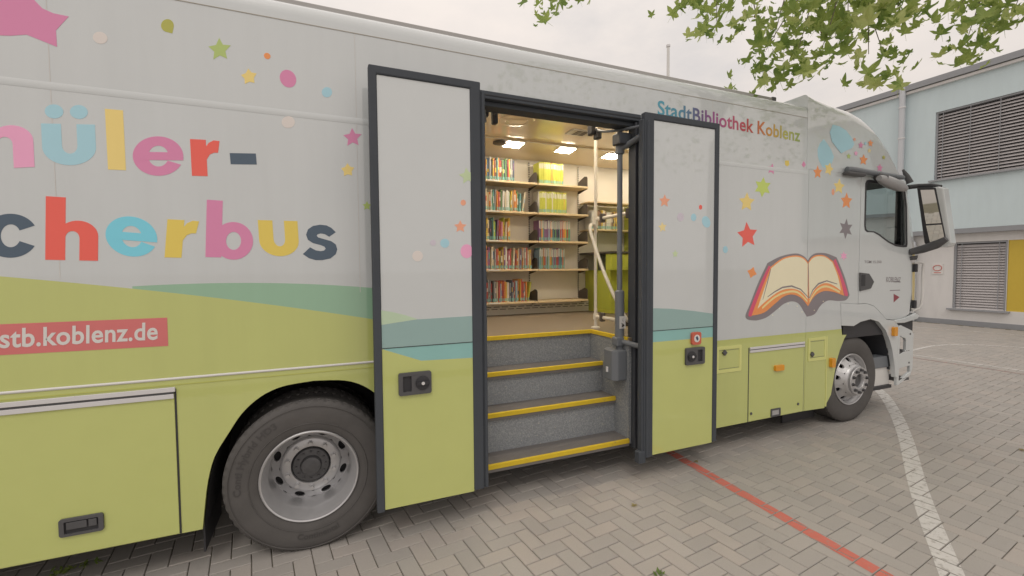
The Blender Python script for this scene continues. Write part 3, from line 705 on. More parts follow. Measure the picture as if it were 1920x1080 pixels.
# --- doors: two leaves swung out and standing parallel to the side
DY = -.22
def door(x0, x1, z0, z1, hinge_left, seam_z, decals):
    fl, frr, ft = (.05, .075, .055) if hinge_left else (.095, .05, .055)
    ix0, ix1, iz1 = x0+fl, x1-frr, z1-ft
    d = MB().prism([(ix0, z0+.012), (ix1, z0+.012), (ix1, iz1), (ix0, iz1)], DY+.004, DY+.045).build('door', M['white'], bus, fix=True, bevel=.002)
    f = MB(); f.prism([(x0, z0), (ix0-.001, z0), (ix0-.001, iz1+.001), (ix1+.001, iz1+.001), (ix1+.001, z0+.02), (x1, z0+.02), (x1, z1), (x0, z1)], DY-.006, DY+.05)
    f.build('door_frame', M['frame'], d, fix=True, bevel=.008)
    sl = MB()
    if hinge_left:
        sl.box(x1+.0005, x1+.022, DY+.0, DY+.05, z0+.03, z1-.05); sl.tube([(x1+.018, DY-.004, z0+.03), (x1+.018, DY-.004, z1-.06)], .012, 10)
    else:
        sl.tube([(x0+.03, DY-.008, z0+.01), (x0+.03, DY-.008, z1-.07)], .016, 10); sl.box(x0-.02, x0-.0005, DY, DY+.05, z0+.01, z1-.06)
    sl.build('edge_seal', M['frame'], d, bevel=.004)
    MB().box(ix0+.002, ix1-.002, DY+.05, DY+.056, z0+.05, z1-.1).build('inner_lining', M['plastic'], d)
    return d, ix0, ix1, z0, iz1
def at_door(px): return XZ(px, DY)
dl, lx0, lx1, lz0, lz1 = door(.309, 1.045, .247, 3.112, True, 0, None)
dr, rx0, rx1, rz0, rz1 = door(2.452, 3.27, .236, 3.092, False, 0, None)
def layer(pts, m, name, parent, k=0, y=DY): return MB().prism(pts, y+.0032-.0008*k, y+.0045).build(name, m, parent, fix=True)
sz_l = PY(800, 647, DY).z; sz_r = PY(1280, 616, DY).z
t1 = XZ([(708, 581), (735, 585), (760, 591), (782, 598)], DY); t2 = XZ([(708, 610), (782, 599), (887, 592.5)], DY)
layer([(lx0, sz_l), (lx1, sz_l), (lx1, t2[2][1]), (t2[1][0], t2[1][1]), (lx0, t2[0][1])], M['teal_blue'], 'teal_field', dl, 0)
layer([(lx0, t2[0][1]+.001), (t2[1][0], t2[1][1]+.001)] + [(p[0], p[1]) for p in reversed(t1)], M['sage'], 'sage_field', dl, 0)
u = XZ([(712, 653), (790, 676.5), (887, 671)], DY)
layer([(lx0, lz0+.013), (lx1, lz0+.013), (lx1, u[2][1]), (u[1][0], u[1][1]), (lx0, sz_l-.006)], M['lime'], 'lime_field', dl, 0)
layer([(lx0, sz_l-.005), (u[1][0], u[1][1]+.001), (lx1, u[2][1]+.001), (lx1, sz_l-.005)], mat('teal_vinyl_light', C(118, 158, 155, .63), .3, coat=.3), 'teal_field', dl, 0)
MB().box(lx0, lx1, DY+.0005, DY+.0045, sz_l-.0045, sz_l-.0005).build('panel_gap', M['black'], dl)
v1 = XZ([(1230, 578), (1260, 579), (1300, 583), (1340, 588)], DY)
layer([(rx0, sz_r), (rx1, sz_r), (rx1, v1[3][1])]+[(min(p[0], rx1), p[1]) for p in reversed(v1[:3])]+[(rx0, v1[0][1])], M['teal_blue'], 'teal_field', dr, 0)
u2 = PY(1280, 637, DY).z
layer([(rx0, rz0+.013), (rx1, rz0+.013), (rx1, u2), (rx0, u2)], M['lime'], 'lime_field', dr, 0)
layer([(rx0, u2+.001), (rx1, u2+.001), (rx1, sz_r-.005), (rx0, sz_r-.005)], MATS['teal_vinyl_light'], 'teal_field', dr, 0)
MB().box(rx0, rx1, DY+.0005, DY+.0045, sz_r-.0045, sz_r-.0005).build('panel_gap', M['black'], dr)
def lock(px, parent, flip):
    p = PY(*px, DY); w, h = .108, .075; sgn = -1 if flip else 1
    b = MB().prism(rrect(p.x-w, p.x+w, p.z-h, p.z+h, .014), DY-.016, DY+.003, holes=[rrect(p.x-sgn*.052-.028, p.x-sgn*.052+.028, p.z-.052, p.z+.052, .005)]).build('door_lock', M['plastic'], parent, fix=True, bevel=.004)
    q = MB(); q.box(p.x-sgn*.052-.03, p.x-sgn*.052+.03, DY-.001, DY+.001, p.z-.054, p.z+.054); cx = p.x+sgn*.048
    q.build('pull_recess', M['black'], parent)
    k = MB().lathe([(.047, DY-.0165), (.047, DY-.022), (.042, DY-.023), (.0005, DY-.023)], (cx, 0, p.z), 28); k.box(cx-.042, cx+.042, DY-.034, DY-.0235, p.z-.011, p.z+.011); k.build('lock_knob', M['black'], parent, smooth=35)
    MB().lathe([(.011, DY-.0345), (.011, DY-.038), (.0005, DY-.038)], (cx, 0, p.z), 16).build('key_barrel', M['alu'], parent, smooth=35)
lock((778, 718), dl, False); lock((1302, 667), dr, True)
p = PY(1303.5, 634, DY); w = .052
rb = MB().prism(rrect(p.x-w, p.x+w, p.z-.055, p.z+.055, .02), DY-.02, DY+.003).build('door_button', mat('red_button', (.60, .14, .09), .4), dr, fix=True, bevel=.006)
MB().prism(arc(p.x, p.z, .033, 0, 345, 22), DY-.022, DY-.0202).build('button_face', M['white_matte'], dr, fix=True)
MB().prism([(p.x-.016, p.z+.012), (p.x+.002, p.z+.022), (p.x+.016, p.z-.004), (p.x+.008, p.z-.02), (p.x-.008, p.z-.008)], DY-.0235, DY-.0222).build('button_mark', mat('navy_vinyl', (.05, .08, .14), .4), dr, fix=True)
MB().box(2.40, 2.47, DY-.01, DY+.05, .20, .30).build('hinge_foot', M['frame'], dr, bevel=.006)

# --- printed stickers
COL = {k: C(*v, .63) for k, v in dict(pink=(184, 116, 150), pinkl=(200, 142, 172), blue=(140, 178, 192), yellow=(208, 180, 112), red=(200, 86, 76), navy=(66, 80, 94), green=(150, 167, 100), olive=(150, 150, 72),
    orange=(208, 128, 76), grey=(186, 180, 176), cyan=(106, 178, 196), gold=(192, 172, 82), sage=(165, 180, 145), slate=(112, 106, 110), coral=(212, 142, 116), peach=(214, 184, 132), lav=(172, 166, 176), skyblue=(142, 178, 190),
    cream=(204, 194, 168), magenta=(182, 74, 100), lightgreen=(166, 182, 92), purple=(130, 85, 130)).items()}
VM = {k: mat('vinyl_'+k, v, .3, coat=.25, var=.02) for k, v in COL.items()}
def sticker(pts_xz, c, name, parent=None, y=0.0, k=0):
    return MB().prism(pts_xz, y-.0012-.0006*k, y+.0005).build(name, VM[c], parent or bus, fix=True)
def star_px(cx, cy, r, rot=0, n=5, inner=.5, sx=1.0):
    return [(cx+sx*(r if i % 2 == 0 else r*inner)*math.sin(math.pi*i/n+rot), cy-(r if i % 2 == 0 else r*inner)*math.cos(math.pi*i/n+rot)) for i in range(2*n)]
def oval_px(cx, cy, rx, ry=None, rot=0, n=22):
    ry = ry or rx; o = []
    for i in range(n):
        t = 2*math.pi*i/n; a, b = rx*math.cos(t), ry*math.sin(t); o.append((cx+a*math.cos(rot)-b*math.sin(rot), cy+a*math.sin(rot)+b*math.cos(rot)))
    return o
def drop_px(cx, cy, r, dirx, diry):
    a0 = math.atan2(diry, dirx); o = [(cx+1.45*r*math.cos(a0), cy+1.45*r*math.sin(a0))]
    for i in range(17):
        t = a0+math.radians(50)+math.radians(260)*i/16; o.append((cx+r*math.cos(t), cy+r*math.sin(t)))
    return o
def S(px, c, name, y=0.0, parent=None, k=0): sticker(XZ(px, y), c, name, parent, y, k)
big = [(129, 31), (105, 57), (107, 88), (50, 65), (20, 67), (-12, 66), (-62, 92), (-46, 48), (-92, 10), (-30, 6), (20, -60), (66, 2), (80, 16), (100, 25)]
S(big, 'pink', 'star_sticker')
S(oval_px(188, 71, 14, 11, .3), 'grey', 'dot_sticker'); S(drop_px(314, 48, 12, .5, .8), 'olive', 'drop_sticker')
S(star_px(412, 93, 22, -.05), 'green', 'star_sticker'); S(oval_px(501, 105, 6.5, 5.5, .6), 'orange', 'dot_sticker')
S(star_px(467, 144, 15.5, -.1, inner=.6), 'yellow', 'star_sticker'); S(oval_px(540, 147.5, 14.5, 17.5, -.6), 'pink', 'dot_sticker')
S(oval_px(613, 173, 9.6), 'skyblue', 'dot_sticker'); S(oval_px(540.5, 229, 12.5, 11), 'grey', 'dot_sticker')
S(star_px(661, 258, 18, -.05), 'pink', 'star_sticker'); S(star_px(652, 319, 13, -.05, inner=.6), 'yellow', 'star_sticker'); S(star_px(688, 386, 9), 'green', 'star_sticker')
Dd = DY+.004
for a in ((star_px(876, 330, 16, -.15), 'sage', 'star_sticker'), (oval_px(868.5, 380, 5, 5.5), 'coral', 'dot_sticker'), (star_px(863, 425, 12), 'coral', 'star_sticker'),
          (oval_px(834, 456, 8.5), 'skyblue', 'dot_sticker'), (oval_px(812, 455, 5.5), 'lav', 'dot_sticker'), (oval_px(783, 480, 10), 'grey', 'dot_sticker'), (oval_px(875, 471, 11.5, 13), 'pinkl', 'dot_sticker')):
    S(a[0], a[1], a[2], Dd, dl)
for a in ((star_px(1246, 377, 12.5, .05, inner=.5, sx=.85), 'coral', 'star_sticker'), (oval_px(1313.5, 388.5, 3, 4.5), 'red', 'dot_sticker'), (oval_px(1276, 407, 6.2, 8), 'lav', 'dot_sticker'),
          (oval_px(1300.5, 407.5, 5, 7), 'skyblue', 'dot_sticker'), (oval_px(1324, 416, 7.5, 11, -.3), 'skyblue', 'dot_sticker'), (star_px(1242, 426, 10, -.1, sx=.8), 'peach', 'star_sticker'), (star_px(1266, 476, 7.5, sx=.8), 'sage', 'star_sticker')):
    S(a[0], a[1], a[2], Dd, dr)
S(oval_px(1360, 468, 4.6, 6.5), 'skyblue', 'dot_sticker')
for px, c in ((star_px(1447, 317, 10.5, .2, inner=.5, sx=.8), 'pink'), (star_px(1430, 351, 19, .1, 6, .55, .85), 'lightgreen'), (star_px(1400, 379, 18.5, .05, sx=.82), 'yellow'), (star_px(1401.5, 441, 25, -.1, sx=.78), 'red'), (star_px(1410, 511, 11, .3, 4, .6, .85), 'orange'),
              (star_px(1533, 323, 13, 0, sx=.65, inner=.5), 'orange'), (star_px(1554, 317, 13, .3, sx=.65, inner=.55), 'yellow'), (star_px(1573, 350, 15, .1, sx=.72), 'yellow'), (star_px(1587, 377, 16, .05, sx=.7), 'orange'), (star_px(1586, 429, 19, .1, 6, .5, .7), 'slate'), (star_px(1582, 480, 8.5, 0, 6, .5, .8), 'pinkl')):
    S(px, c, 'star_sticker')
S([(1472, 301), (1479, 301), (1480, 309), (1476, 312), (1472, 309)], 'gold', 'drop_sticker'); S([(1507, 302), (1511, 309), (1507, 314), (1503, 309)], 'pink', 'drop_sticker'); S(oval_px(1562, 360, 2.7, 6), 'coral', 'dot_sticker')
sc6 = lambda pts: [(1380+a/6.354, 160+b/6.354) for a, b in pts]
S(sc6([(1045, 640), (1000, 690), (972, 760), (975, 840), (990, 900), (1030, 975), (1070, 985), (1140, 930), (1167, 850), (1130, 760), (1085, 690)]), 'skyblue', 'paint_splash', k=-1)

# --- big lettering, each letter its own piece; glyphs drawn as bands in a unit box (u 0..1, v 0..1)
def band(cx, cy, rx, ry, w, a0, a1, n=26, wy=None):
    wy = wy or w; o = arc(cx, cy, rx, a0, a1, n, ry); i = arc(cx, cy, rx-w, a1, a0, n, ry-wy); return o+i
XH = .64
def glyph(ch):
    if ch == 'l': return [[(0, 0), (1, 0), (1, 1), (0, 1)]]
    if ch == '-': return [[(0, 0), (1, 0), (1, 1), (0, 1)]]
    if ch == 'h':
        return [[(0, 0), (.37, 0), (.37, 1), (0, 1)], [(.64, 0), (1, 0), (1, .40)] + arc(.62, .40, .38, 0, 90, 10, .24)[1:] + arc(.62, .40, .38, 90, 150, 6, .24)[1:] + [(.30, .46), (.36, .42)] + arc(.505, .36, .135, 170, 0, 8, .11) ]
    if ch == 'b':
        return [[(0, .0), (.33, .0), (.33, 1), (0, 1)], band(.58, .30, .42, .335, .26, 0, 360, 40, .175)]
    if ch == 'u':
        return [[(0, 1), (.36, 1), (.36, .48)] + arc(.505, .48, .145, 180, 360, 12, .20) + [(.65, 1), (1, 1), (1, .44)] + arc(.5, .44, .5, 360, 180, 24, .44)]
    if ch == 'e':
        return [band(.5, .5, .5, .5, .30, 0, 335, 44, .235)[:], [(.12, .40), (1.0, .40), (1.0, .52), (.985, .60), (.12, .60)]]
    if ch == 'c':
        return [band(.52, .5, .52, .5, .33, 28, 332, 40, .24)]
    if ch == 'r':
        return [[(0, 0), (.53, 0), (.53, 1), (0, 1)], [(.42, .62), (.50, .78), (.62, .92), (.80, .995), (1.0, .985), (.93, .66), (.78, .655), (.64, .60), (.53, .46), (.42, .40)]]
    if ch == 's':
        top = [(.93, .80), (.80, .92), (.66, .985), (.48, 1.0), (.28, .96), (.14, .86), (.09, .71), (.14, .57), (.28, .48), (.50, .425), (.60, .385), (.64, .33), (.60, .275), (.50, .255), (.36, .275), (.20, .36)]
        bot = [(0, .17), (.17, .055), (.36, .0), (.55, .0), (.78, .05), (.93, .17), (.975, .31), (.93, .45), (.80, .54), (.56, .605), (.43, .64), (.385, .685), (.41, .73), (.50, .755), (.62, .735), (.74, .665)]
        return [top + bot]
def letter(ch, ll, lr, ul, c):
    A, B, D = (PY(*q) for q in (ll, lr, ul)); mb = MB()
    for k, g in enumerate(glyph(ch)):
        if len(g) > 60 and ch == 'b': pass
        pts = [(A.x+u*(B.x-A.x)+v*(D.x-A.x), A.z+u*(B.z-A.z)+v*(D.z-A.z)) for u, v in g]
        if ch == 'b' and k == 1:
            n = len(pts)//2; outer, inner = pts[:n-1], pts[n:-1]; mb.prism(outer, -.0012-.0005*k, .0005, holes=[inner])
        else: mb.prism(pts, -.0012-.0005*k, .0005)
    return mb.build('letter', VM[c], bus, fix=True)
letter('h', (-45, 318), (65, 313), (-52, 190), 'pinkl')
u_ = letter('u', (81, 310), (181.5, 309.5), (77, 231.5), 'skyblue')
S(oval_px(101.5, 209, 17.5, 13.2, .1), 'skyblue', 'letter_dot'); S(oval_px(148, 210, 16.8, 13, .1), 'skyblue', 'letter_dot')
letter('l', (202.6, 317.8), (236.3, 319.3), (196.7, 204), 'yellow')
letter('e', (249, 329.6), (343.7, 329.6), (249, 254.4), 'pink')
letter('r', (360, 329.6), (415, 331), (356.3, 260.7), 'red')
letter('-', (432.6, 308), (481.5, 308.5), (430.7, 287), 'navy')
letter('c', (-32, 484), (67, 482.6), (-32, 400), 'navy')
letter('h', (85, 487), (183.7, 489), (86, 367.8), 'red')
letter('e', (199, 478), (295.5, 484), (197, 401.5), 'cyan')
letter('r', (308.5, 482.6), (368, 484), (314, 411), 'gold')
letter('b', (385.2, 482), (473.7, 484), (387.8, 374.4), 'pink')
letter('u', (488, 480.4), (562, 480.4), (483.3, 412.5), 'gold')
letter('s', (567.8, 487.8), (634, 487.8), (567.8, 420.4), 'navy')
# red web address banner
q = XZ([(-330, 676), (313, 595), (316, 648), (-330, 740)])
zt = PY(313, 595.5).z; zb = PY(316, 648.5).z; xr = (PY(313, 595).x+PY(316, 648).x)/2
ztl = PY(0, 608).z; zbl = PY(0, 666).z; sl_t = (zt-ztl)/(xr-PY(0, 608).x); sl_b = (zb-zbl)/(xr-PY(0, 666).x)
bn = MB().prism([(-2.9, zb+sl_b*(-2.9-xr)), (xr, zb), (xr, zt), (-2.9, zt+sl_t*(-2.9-xr))], -.0012, .0005).build('banner', mat('vinyl_banner', C(176, 98, 98, .63), .35, coat=.2), bus, fix=True)
ll, lr, ul = PY(0, 653.5), PY(296, 637), PY(0, 620)
text_on_side('stb.koblenz.de', (ll.x, ll.z), (lr.x, lr.z), (PY(0, 617).x, PY(0, 616.5).z), -.0022, 'banner_lettering', M['white_matte'], bn, bold=.02)
# rainbow library name above the right door
def rainbow():
    m = mat('rainbow_vinyl', (.5, .5, .5), .3, coat=.25); nt = m.node_tree; b = nt.nodes['Principled BSDF']
    g = nt.nodes.new('ShaderNodeNewGeometry'); sp = nt.nodes.new('ShaderNodeSeparateXYZ'); nt.links.new(g.outputs['Position'], sp.inputs[0])
    mr = nt.nodes.new('ShaderNodeMapRange'); a, c = PY(1233, 200).x, PY(1500, 250).x; mr.inputs['From Min'].default_value = a; mr.inputs['From Max'].default_value = c
    nt.links.new(sp.outputs[0], mr.inputs['Value']); r = nt.nodes.new('ShaderNodeValToRGB'); e = r.color_ramp.elements
    e[0].color = (.10, .38, .50, 1); e[1].color = (.30, .42, .10, 1)
    for p, c in ((.12, (.09, .30, .42)), (.26, (.14, .11, .24)), (.36, (.34, .10, .28)), (.46, (.48, .10, .20)), (.6, (.50, .08, .08)), (.70, (.58, .19, .06)), (.78, (.62, .36, .06)), (.87, (.52, .50, .09))):
        q = e.new(p); q.color = (*c, 1)
    nt.links.new(mr.outputs[0], r.inputs['Fac']); nt.links.new(r.outputs[0], b.inputs['Base Color']); return m
a, b, c, d = PY(1233, 216), PY(1500, 266.5), PY(1233, 187.5), PY(1495, 233)
text_on_side('StadtBibliothek Koblenz', (a.x, a.z), (b.x, b.z), (c.x, c.z), -.0012, 'lettering', rainbow(), bus, bold=.02)

# --- open book print (the two creatures printed above it are left out)
B = lambda pts: [(1360+a/3.273, 290+b/3.273) for a, b in pts]
def smooth_px(runs, n=4):
    """runs of points, each run smoothed, sharp corners where runs meet"""
    o = []
    for r_ in runs: o += [(p.x, p.y) for p in catmull([(a, b, 0) for a, b in r_], n)[:-1]] if len(r_) > 2 else list(r_[:-1])
    return B(o)
S(smooth_px([[(258, 665), (200, 790), (150, 920), (124, 985), (138, 1012), (190, 1018)], [(190, 1018), (250, 1000), (310, 955), (360, 915), (410, 900), (450, 915), (480, 960), (500, 994)], [(500, 994), (548, 978), (585, 925), (630, 895), (690, 898), (740, 892), (762, 862)], [(762, 862), (735, 760), (700, 670), (682, 630)], [(682, 630), (620, 606), (560, 604), (525, 622), (506, 650)], [(506, 650), (480, 622), (430, 606), (340, 624), (258, 665)]]), 'slate', 'book_print')
S(smooth_px([[(266, 680), (205, 810), (142, 975), (160, 992)], [(160, 992), (210, 860), (280, 690)], [(280, 690), (266, 680)]]), 'magenta', 'book_cover_print', k=1)
S(smooth_px([[(676, 640), (715, 740), (752, 856), (732, 866)], [(732, 866), (700, 760), (662, 650)], [(662, 650), (676, 640)]]), 'magenta', 'book_cover_print', k=1)
S(smooth_px([[(276, 690), (215, 840), (160, 988)], [(160, 988), (235, 970), (300, 918), (355, 872), (410, 858), (465, 880), (506, 930)], [(506, 930), (545, 870), (600, 838), (660, 842), (728, 866)], [(728, 866), (700, 750), (660, 655)], [(660, 655), (610, 620), (560, 616), (528, 632), (507, 662)], [(507, 662), (480, 632), (430, 618), (350, 635), (276, 690)]]), 'orange', 'page_edge_print', k=2)
S(smooth_px([[(282, 695), (240, 815), (196, 945)], [(196, 945), (260, 888), (335, 836), (405, 822), (465, 842), (503, 888)], [(503, 888), (504, 670)], [(504, 670), (478, 640), (430, 626), (355, 642), (282, 695)]]), 'cream', 'page_print', k=3)
S(smooth_px([[(510, 668), (514, 888)], [(514, 888), (550, 822), (600, 790), (650, 796), (708, 834)], [(708, 834), (688, 745), (655, 660)], [(655, 660), (610, 628), (562, 624), (530, 640), (510, 668)]]), 'cream', 'page_print', k=3)
for run, c in (([(225, 935), (300, 870), (370, 838), (440, 838), (502, 894)], 'peach'), ([(515, 894), (560, 826), (620, 802), (700, 836)], 'peach')):
    pp = [(p.x, p.y) for p in catmull([(a, b, 0) for a, b in run], 5)]; S(B(pp+[(a, b+13) for a, b in reversed(pp)]), c, 'page_edge_print', k=4)
def inkline(px, w, c='slate', k=4):
    p = XZ(px); mb = MB(); n = len(p); L = []; Rr = []
    for i in range(n):
        d = Vector(p[min(i+1, n-1)])-Vector(p[max(i-1, 0)]); d.normalize(); nn = Vector((-d.y, d.x))*w*(1-.6*abs(2*i/(n-1)-1)); L.append(tuple(Vector(p[i])+nn)); Rr.append(tuple(Vector(p[i])-nn))
    mb.prism(L+Rr[::-1], -.0012-.0006*k, .0004); mb.build('ink_line', VM[c], bus, fix=True)
inkline(B([(258, 872), (300, 842), (350, 814), (405, 806), (460, 826), (512, 880)]), .009, k=5); inkline(B([(515, 878), (535, 830), (570, 792), (620, 774), (685, 794)]), .009, k=5)
inkline(B([(506, 650), (508, 720), (506, 800), (512, 880)]), .006, k=5); inkline(B([(278, 700), (255, 790), (228, 890)]), .006)
for a, b in ((290, 985), (330, 945), (385, 915), (440, 930), (470, 965), (545, 955), (600, 900)): S(oval_px(*B([(a, b)])[0], .8), 'cream', 'speck_print', k=2)

# --- stairs
STEPS = [(.03, .31), (.235, .64), (.44, .93), (.645, 1.21)]
XW = 2.50
for i, (y, z) in enumerate(STEPS[:3]):
    yb = STEPS[i+1][0]+.03
    s_ = MB().box(OX0+.01, XW, y+.012, yb, z-.035, z).build('step', M['tread'], bus)
    MB().box(OX0+.01, XW-.002, y-.012, y+.0115, z-.036, z+.003).build('step_nosing', M['yellow'], s_, bevel=.004)
    MB().box(OX0+.01, XW-.002, y-.006, y+.02, z-.06, z-.0365).build('nosing_lip', M['tread'], s_)
    MB().box(OX0+.01, XW, yb-.03+.018, yb+.01-.03+.018, z+.0005, STEPS[i+1][1]-.036).build('riser', M['riser'], s_)
fl = MB(); fl.box(XR+.05, OX0, .04, 2.56, 1.18, 1.21); fl.box(XW+.004, 5.4, .04, 2.56, 1.18, 1.21); fl.box(OX0, XW+.004, .66, 2.56, 1.18, 1.21)
fl.build('floor', M['floor'], bus)
n1 = MB(); n1.box(OX0+.01, XW+.02, .633, .6595, 1.176, 1.215); n1.box(XW-.008, XW+.02, .06, .6325, 1.176, 1.215); n1.build('floor_nosing', M['yellow'], bus, bevel=.004)
MB().prism([(.04, .26), (.70, .26), (.70, 1.175), (.04, 1.175)], XW, XW+.03, 'x').build('stairwell_wall', M['riser'], bus, fix=True)
MB().prism([(.04, .26), (.70, .26), (.70, 1.175), (.04, 1.175)], OX0-.03, OX0+.008, 'x').build('stairwell_wall', M['riser'], bus, fix=True)

# --- interior shell
MB().box(XR+.05, 5.4, 2.50, 2.56, 1.211, 3.46).build('interior_wall', M['cream'], bus)
ce = MB(); ce.box(XR+.05, 5.4, .04, 1.86, 3.40, 3.43); ce.build('interior_ceiling', M['ceiling'], bus)
cv = MB().prism([(1.862, 3.40), (1.862, 3.385), (2.499, 3.325), (2.499, 3.40)], XR+.05, 5.4, 'x').build('ceiling_cove', M['ceiling'], bus, fix=True)
MB().box(XR+.05, 5.4, 1.855, 1.875, 3.380, 3.3845).build('ceiling_trim', M['cream'], bus)
MB().box(5.40, 5.44, .04, 2.56, 1.21, 3.45).build('interior_bulkhead', M['cream'], bus)
MB().box(XR+.05, XR+.09, .04, 2.56, 1.21, 3.45).build('interior_bulkhead', M['cream'], bus)
il = MB(); il.box(XR+.1, OX0-.03, .036, .06, 1.21, 3.40); il.box(OX1+.03, 5.39, .036, .06, 1.21, 3.40); il.box(OX0-.03, OX1+.03, .101, .12, OZ-.055, 3.40); il.build('inner_lining', M['cream'], bus)
gr_ = MB(); gr_.box(1.14, 3.9, 2.40, 2.499, 1.212, 1.36); g_o = gr_.build('heater_plinth', M['cream'], bus)
sl = MB()
for r_ in range(2):
    for k in range(22): x = 1.25+k*.12+(.03 if r_ else 0); sl.box(x, x+.085, 2.3975, 2.3995, 1.285+r_*.03, 1.293+r_*.03)
sl.build('grille_slot', M['bracket'], g_o)['kind'] = 'stuff'
for k, (px, py) in enumerate(((963, 271.5), (1060, 282), (1147, 293))):
    p = PZ(px, py, 3.362); zc = 3.385-(p.y-1.862)*.0942
    L = MB(); rot = .0942
    def cv_box(x0, x1, y0, y1, h0, h1): 
        f = lambda y: 3.385-(y-1.862)*.0942
        return MB().add([(x0,y0,f(y0)-h1),(x1,y0,f(y0)-h1),(x1,y1,f(y1)-h1),(x0,y1,f(y1)-h1),(x0,y0,f(y0)-h0),(x1,y0,f(y0)-h0),(x1,y1,f(y1)-h0),(x0,y1,f(y1)-h0)], [(0,3,2,1),(4,5,6,7),(0,1,5,4),(1,2,6,5),(2,3,7,6),(3,0,4,7)])
    l = cv_box(p.x-.13, p.x+.13, p.y-.105, p.y+.105, 0, .010).build('ceiling_lamp', M['cream'], bus)
    cv_box(p.x-.105, p.x+.105, p.y-.085, p.y+.085, .0102, .016).build('lamp_diffuser', M['lamp'], l)
for x in (.5, 1.35, 4.6):
    l = cv_box(x-.13, x+.13, 1.98, 2.19, 0, .010).build('ceiling_lamp', M['cream'], bus); cv_box(x-.105, x+.105, 2.0, 2.17, .0102, .016).build('lamp_diffuser', M['lamp'], l)
for x in (-.6, .6, 1.5, 2.3, 3.2, 4.1):  # added lamps, unseen behind the header, to brighten shelves from the front
    l = MB().box(x-.13, x+.13, .42, .63, 3.388, 3.3995).build('ceiling_lamp', M['cream'], bus); MB().box(x-.105, x+.105, .44, .61, 3.382, 3.3875).build('lamp_diffuser', M['lamp'], l)
p = PZ(937, 267, 3.37); MB().lathe([(.085, 3.375), (.085, 3.355), (.07, 3.35), (.0005, 3.352)], (p.x, p.y, 0), 28, axis='z').build('speaker', M['bracket'], bus, smooth=40)
p = PZ(969, 226, 3.40); MB().lathe([(.19, 3.399), (.185, 3.392), (.12, 3.385), (.11, 3.392), (.06, 3.386), (.0005, 3.388)], (p.x, p.y, 0), 40, axis='z').build('air_vent', M['ceiling'], bus, smooth=40)
p = PZ(1088, 248, 3.40); v = MB().box(p.x-.15, p.x+.15, p.y-.1, p.y+.1, 3.385, 3.3995).build('roof_vent', M['cream'], bus, bevel=.006)
sl = MB()
for k in range(2):
    for j in range(4): sl.box(p.x-.08+k*.08, p.x-.01+k*.08, p.y-.075+j*.04, p.y-.052+j*.04, 3.3825, 3.3845)
sl.build('vent_slots', M['bracket'], v)

# --- bookcases
SH = [2.965, 2.577, 2.200, 1.824, 1.396]
COLS = [(1.14, 1.915), (1.918, 2.688), (2.692, 3.475)]
for ci, (x0, x1) in enumerate(COLS):
    bc = MB().box(x0+.01, x1-.01, 2.484, 2.4985, 1.40, 3.30).build('bookcase', M['cream'], bus)
    for z in SH:
        MB().box(x0+.004, x1-.004, 2.20, 2.483, z-.027, z).build('shelf_board', M['wood'], bc, bevel=.003)
        br = MB().prism([(2.225, z-.03), (2.47, z-.07), (2.47, z+.10), (2.30, z+.155), (2.24, z+.145), (2.222, z+.12), (2.222, z+.001)], x1-.006, x1-.001, 'x').build('shelf_bracket', M['bracket'], bc, fix=True)
        MB().box(x1-.05, x1-.03, 2.21, 2.222, z+.006, z+.022).build('price_clip', M['bracket'], bc)
        if ci == 1: MB().box(x0+.06, x0+.22, 2.195, 2.1995, z-.019, z-.002).build('shelf_label', M['white_matte'], bc)
    rl = MB().box(x1-.016, x1+.008, 2.470, 2.4838, 1.36, 3.30).build('perforated_rail', M['cream'], bc)
    ho = MB()
    for k in range(62): ho.box(x1-.013, x1+.005, 2.4675, 2.4698, 1.38+k*.031, 1.398+k*.031)
    ho.build('rail_holes', M['black'], bc)['kind'] = 'stuff'

# --- lime desk and partition at the front of the reading room
ds = MB().box(3.60, 4.30, 1.86, 2.49, 1.212, 1.80).build('lime_cabinet', M['lime_in'], bus, bevel=.006)
MB().box(3.52, 4.12, 1.72, 1.859, 1.80, 2.02).build('drawer_front', M['lime_in'], ds, bevel=.008)
MB().box(3.50, 4.32, 1.70, 2.49, 2.022, 2.05).build('desk_top', M['bracket'], ds, bevel=.004)
MB().box(4.30, 4.34, .30, 2.49, 1.212, 2.75).build('lime_partition', M['lime_in'], bus)
for z in (2.36, 2.75): MB().box(3.50, 4.28, 2.22, 2.483, z, z+.02).build('wall_shelf', M['wood'], bus, bevel=.003)
for k, z in enumerate((1.40, 1.80, 2.22, 2.62)):
    MB().prism([(.9, z), (1.28, z), (1.28, z+.22), (1.2, z+.25), (.9, z+.2)], 4.16, 4.175, 'x').build('shelf_bracket', M['bracket'], bus, fix=True)
    MB().box(4.0, 4.29, .5, 1.3, z-.022, z-.002).build('wall_shelf', M['wood'], bus)

# --- handrails and glass guard
px_, py_ = 2.62, .74
hr = MB().tube([(px_, py_, 1.211), (px_, py_, 3.39)], .017, 14).build('grab_pole', M['tube'], bus, smooth=50)
MB().lathe([(.045, 1.2112), (.045, 1.222), (.022, 1.23)], (px_, py_, 0), 20, axis='z').build('pole_foot', M['tube'], hr, smooth=40)
for z in (1.33, 2.33): MB().tube([(px_, py_-.01, z), (px_, .09, z+.0)], .017, 12).build('grab_bar', M['tube'], hr, smooth=50)
for z in (1.33, 2.33, 2.27): MB().tube([(px_, py_, z-.03), (px_, py_, z+.03)], .026, 14).build('pole_joint', M['tube'], hr, smooth=50)
dg = catmull([(px_, py_, 2.27), (px_-.05, py_-.02, 2.275), (px_-.10, py_-.06, 2.25), (px_-.115, py_-.10, 2.16), (px_-.10, .42, 1.75), (px_-.06, .19, 1.40), (px_-.03, .12, 1.335), (px_, .10, 1.33)], 7)
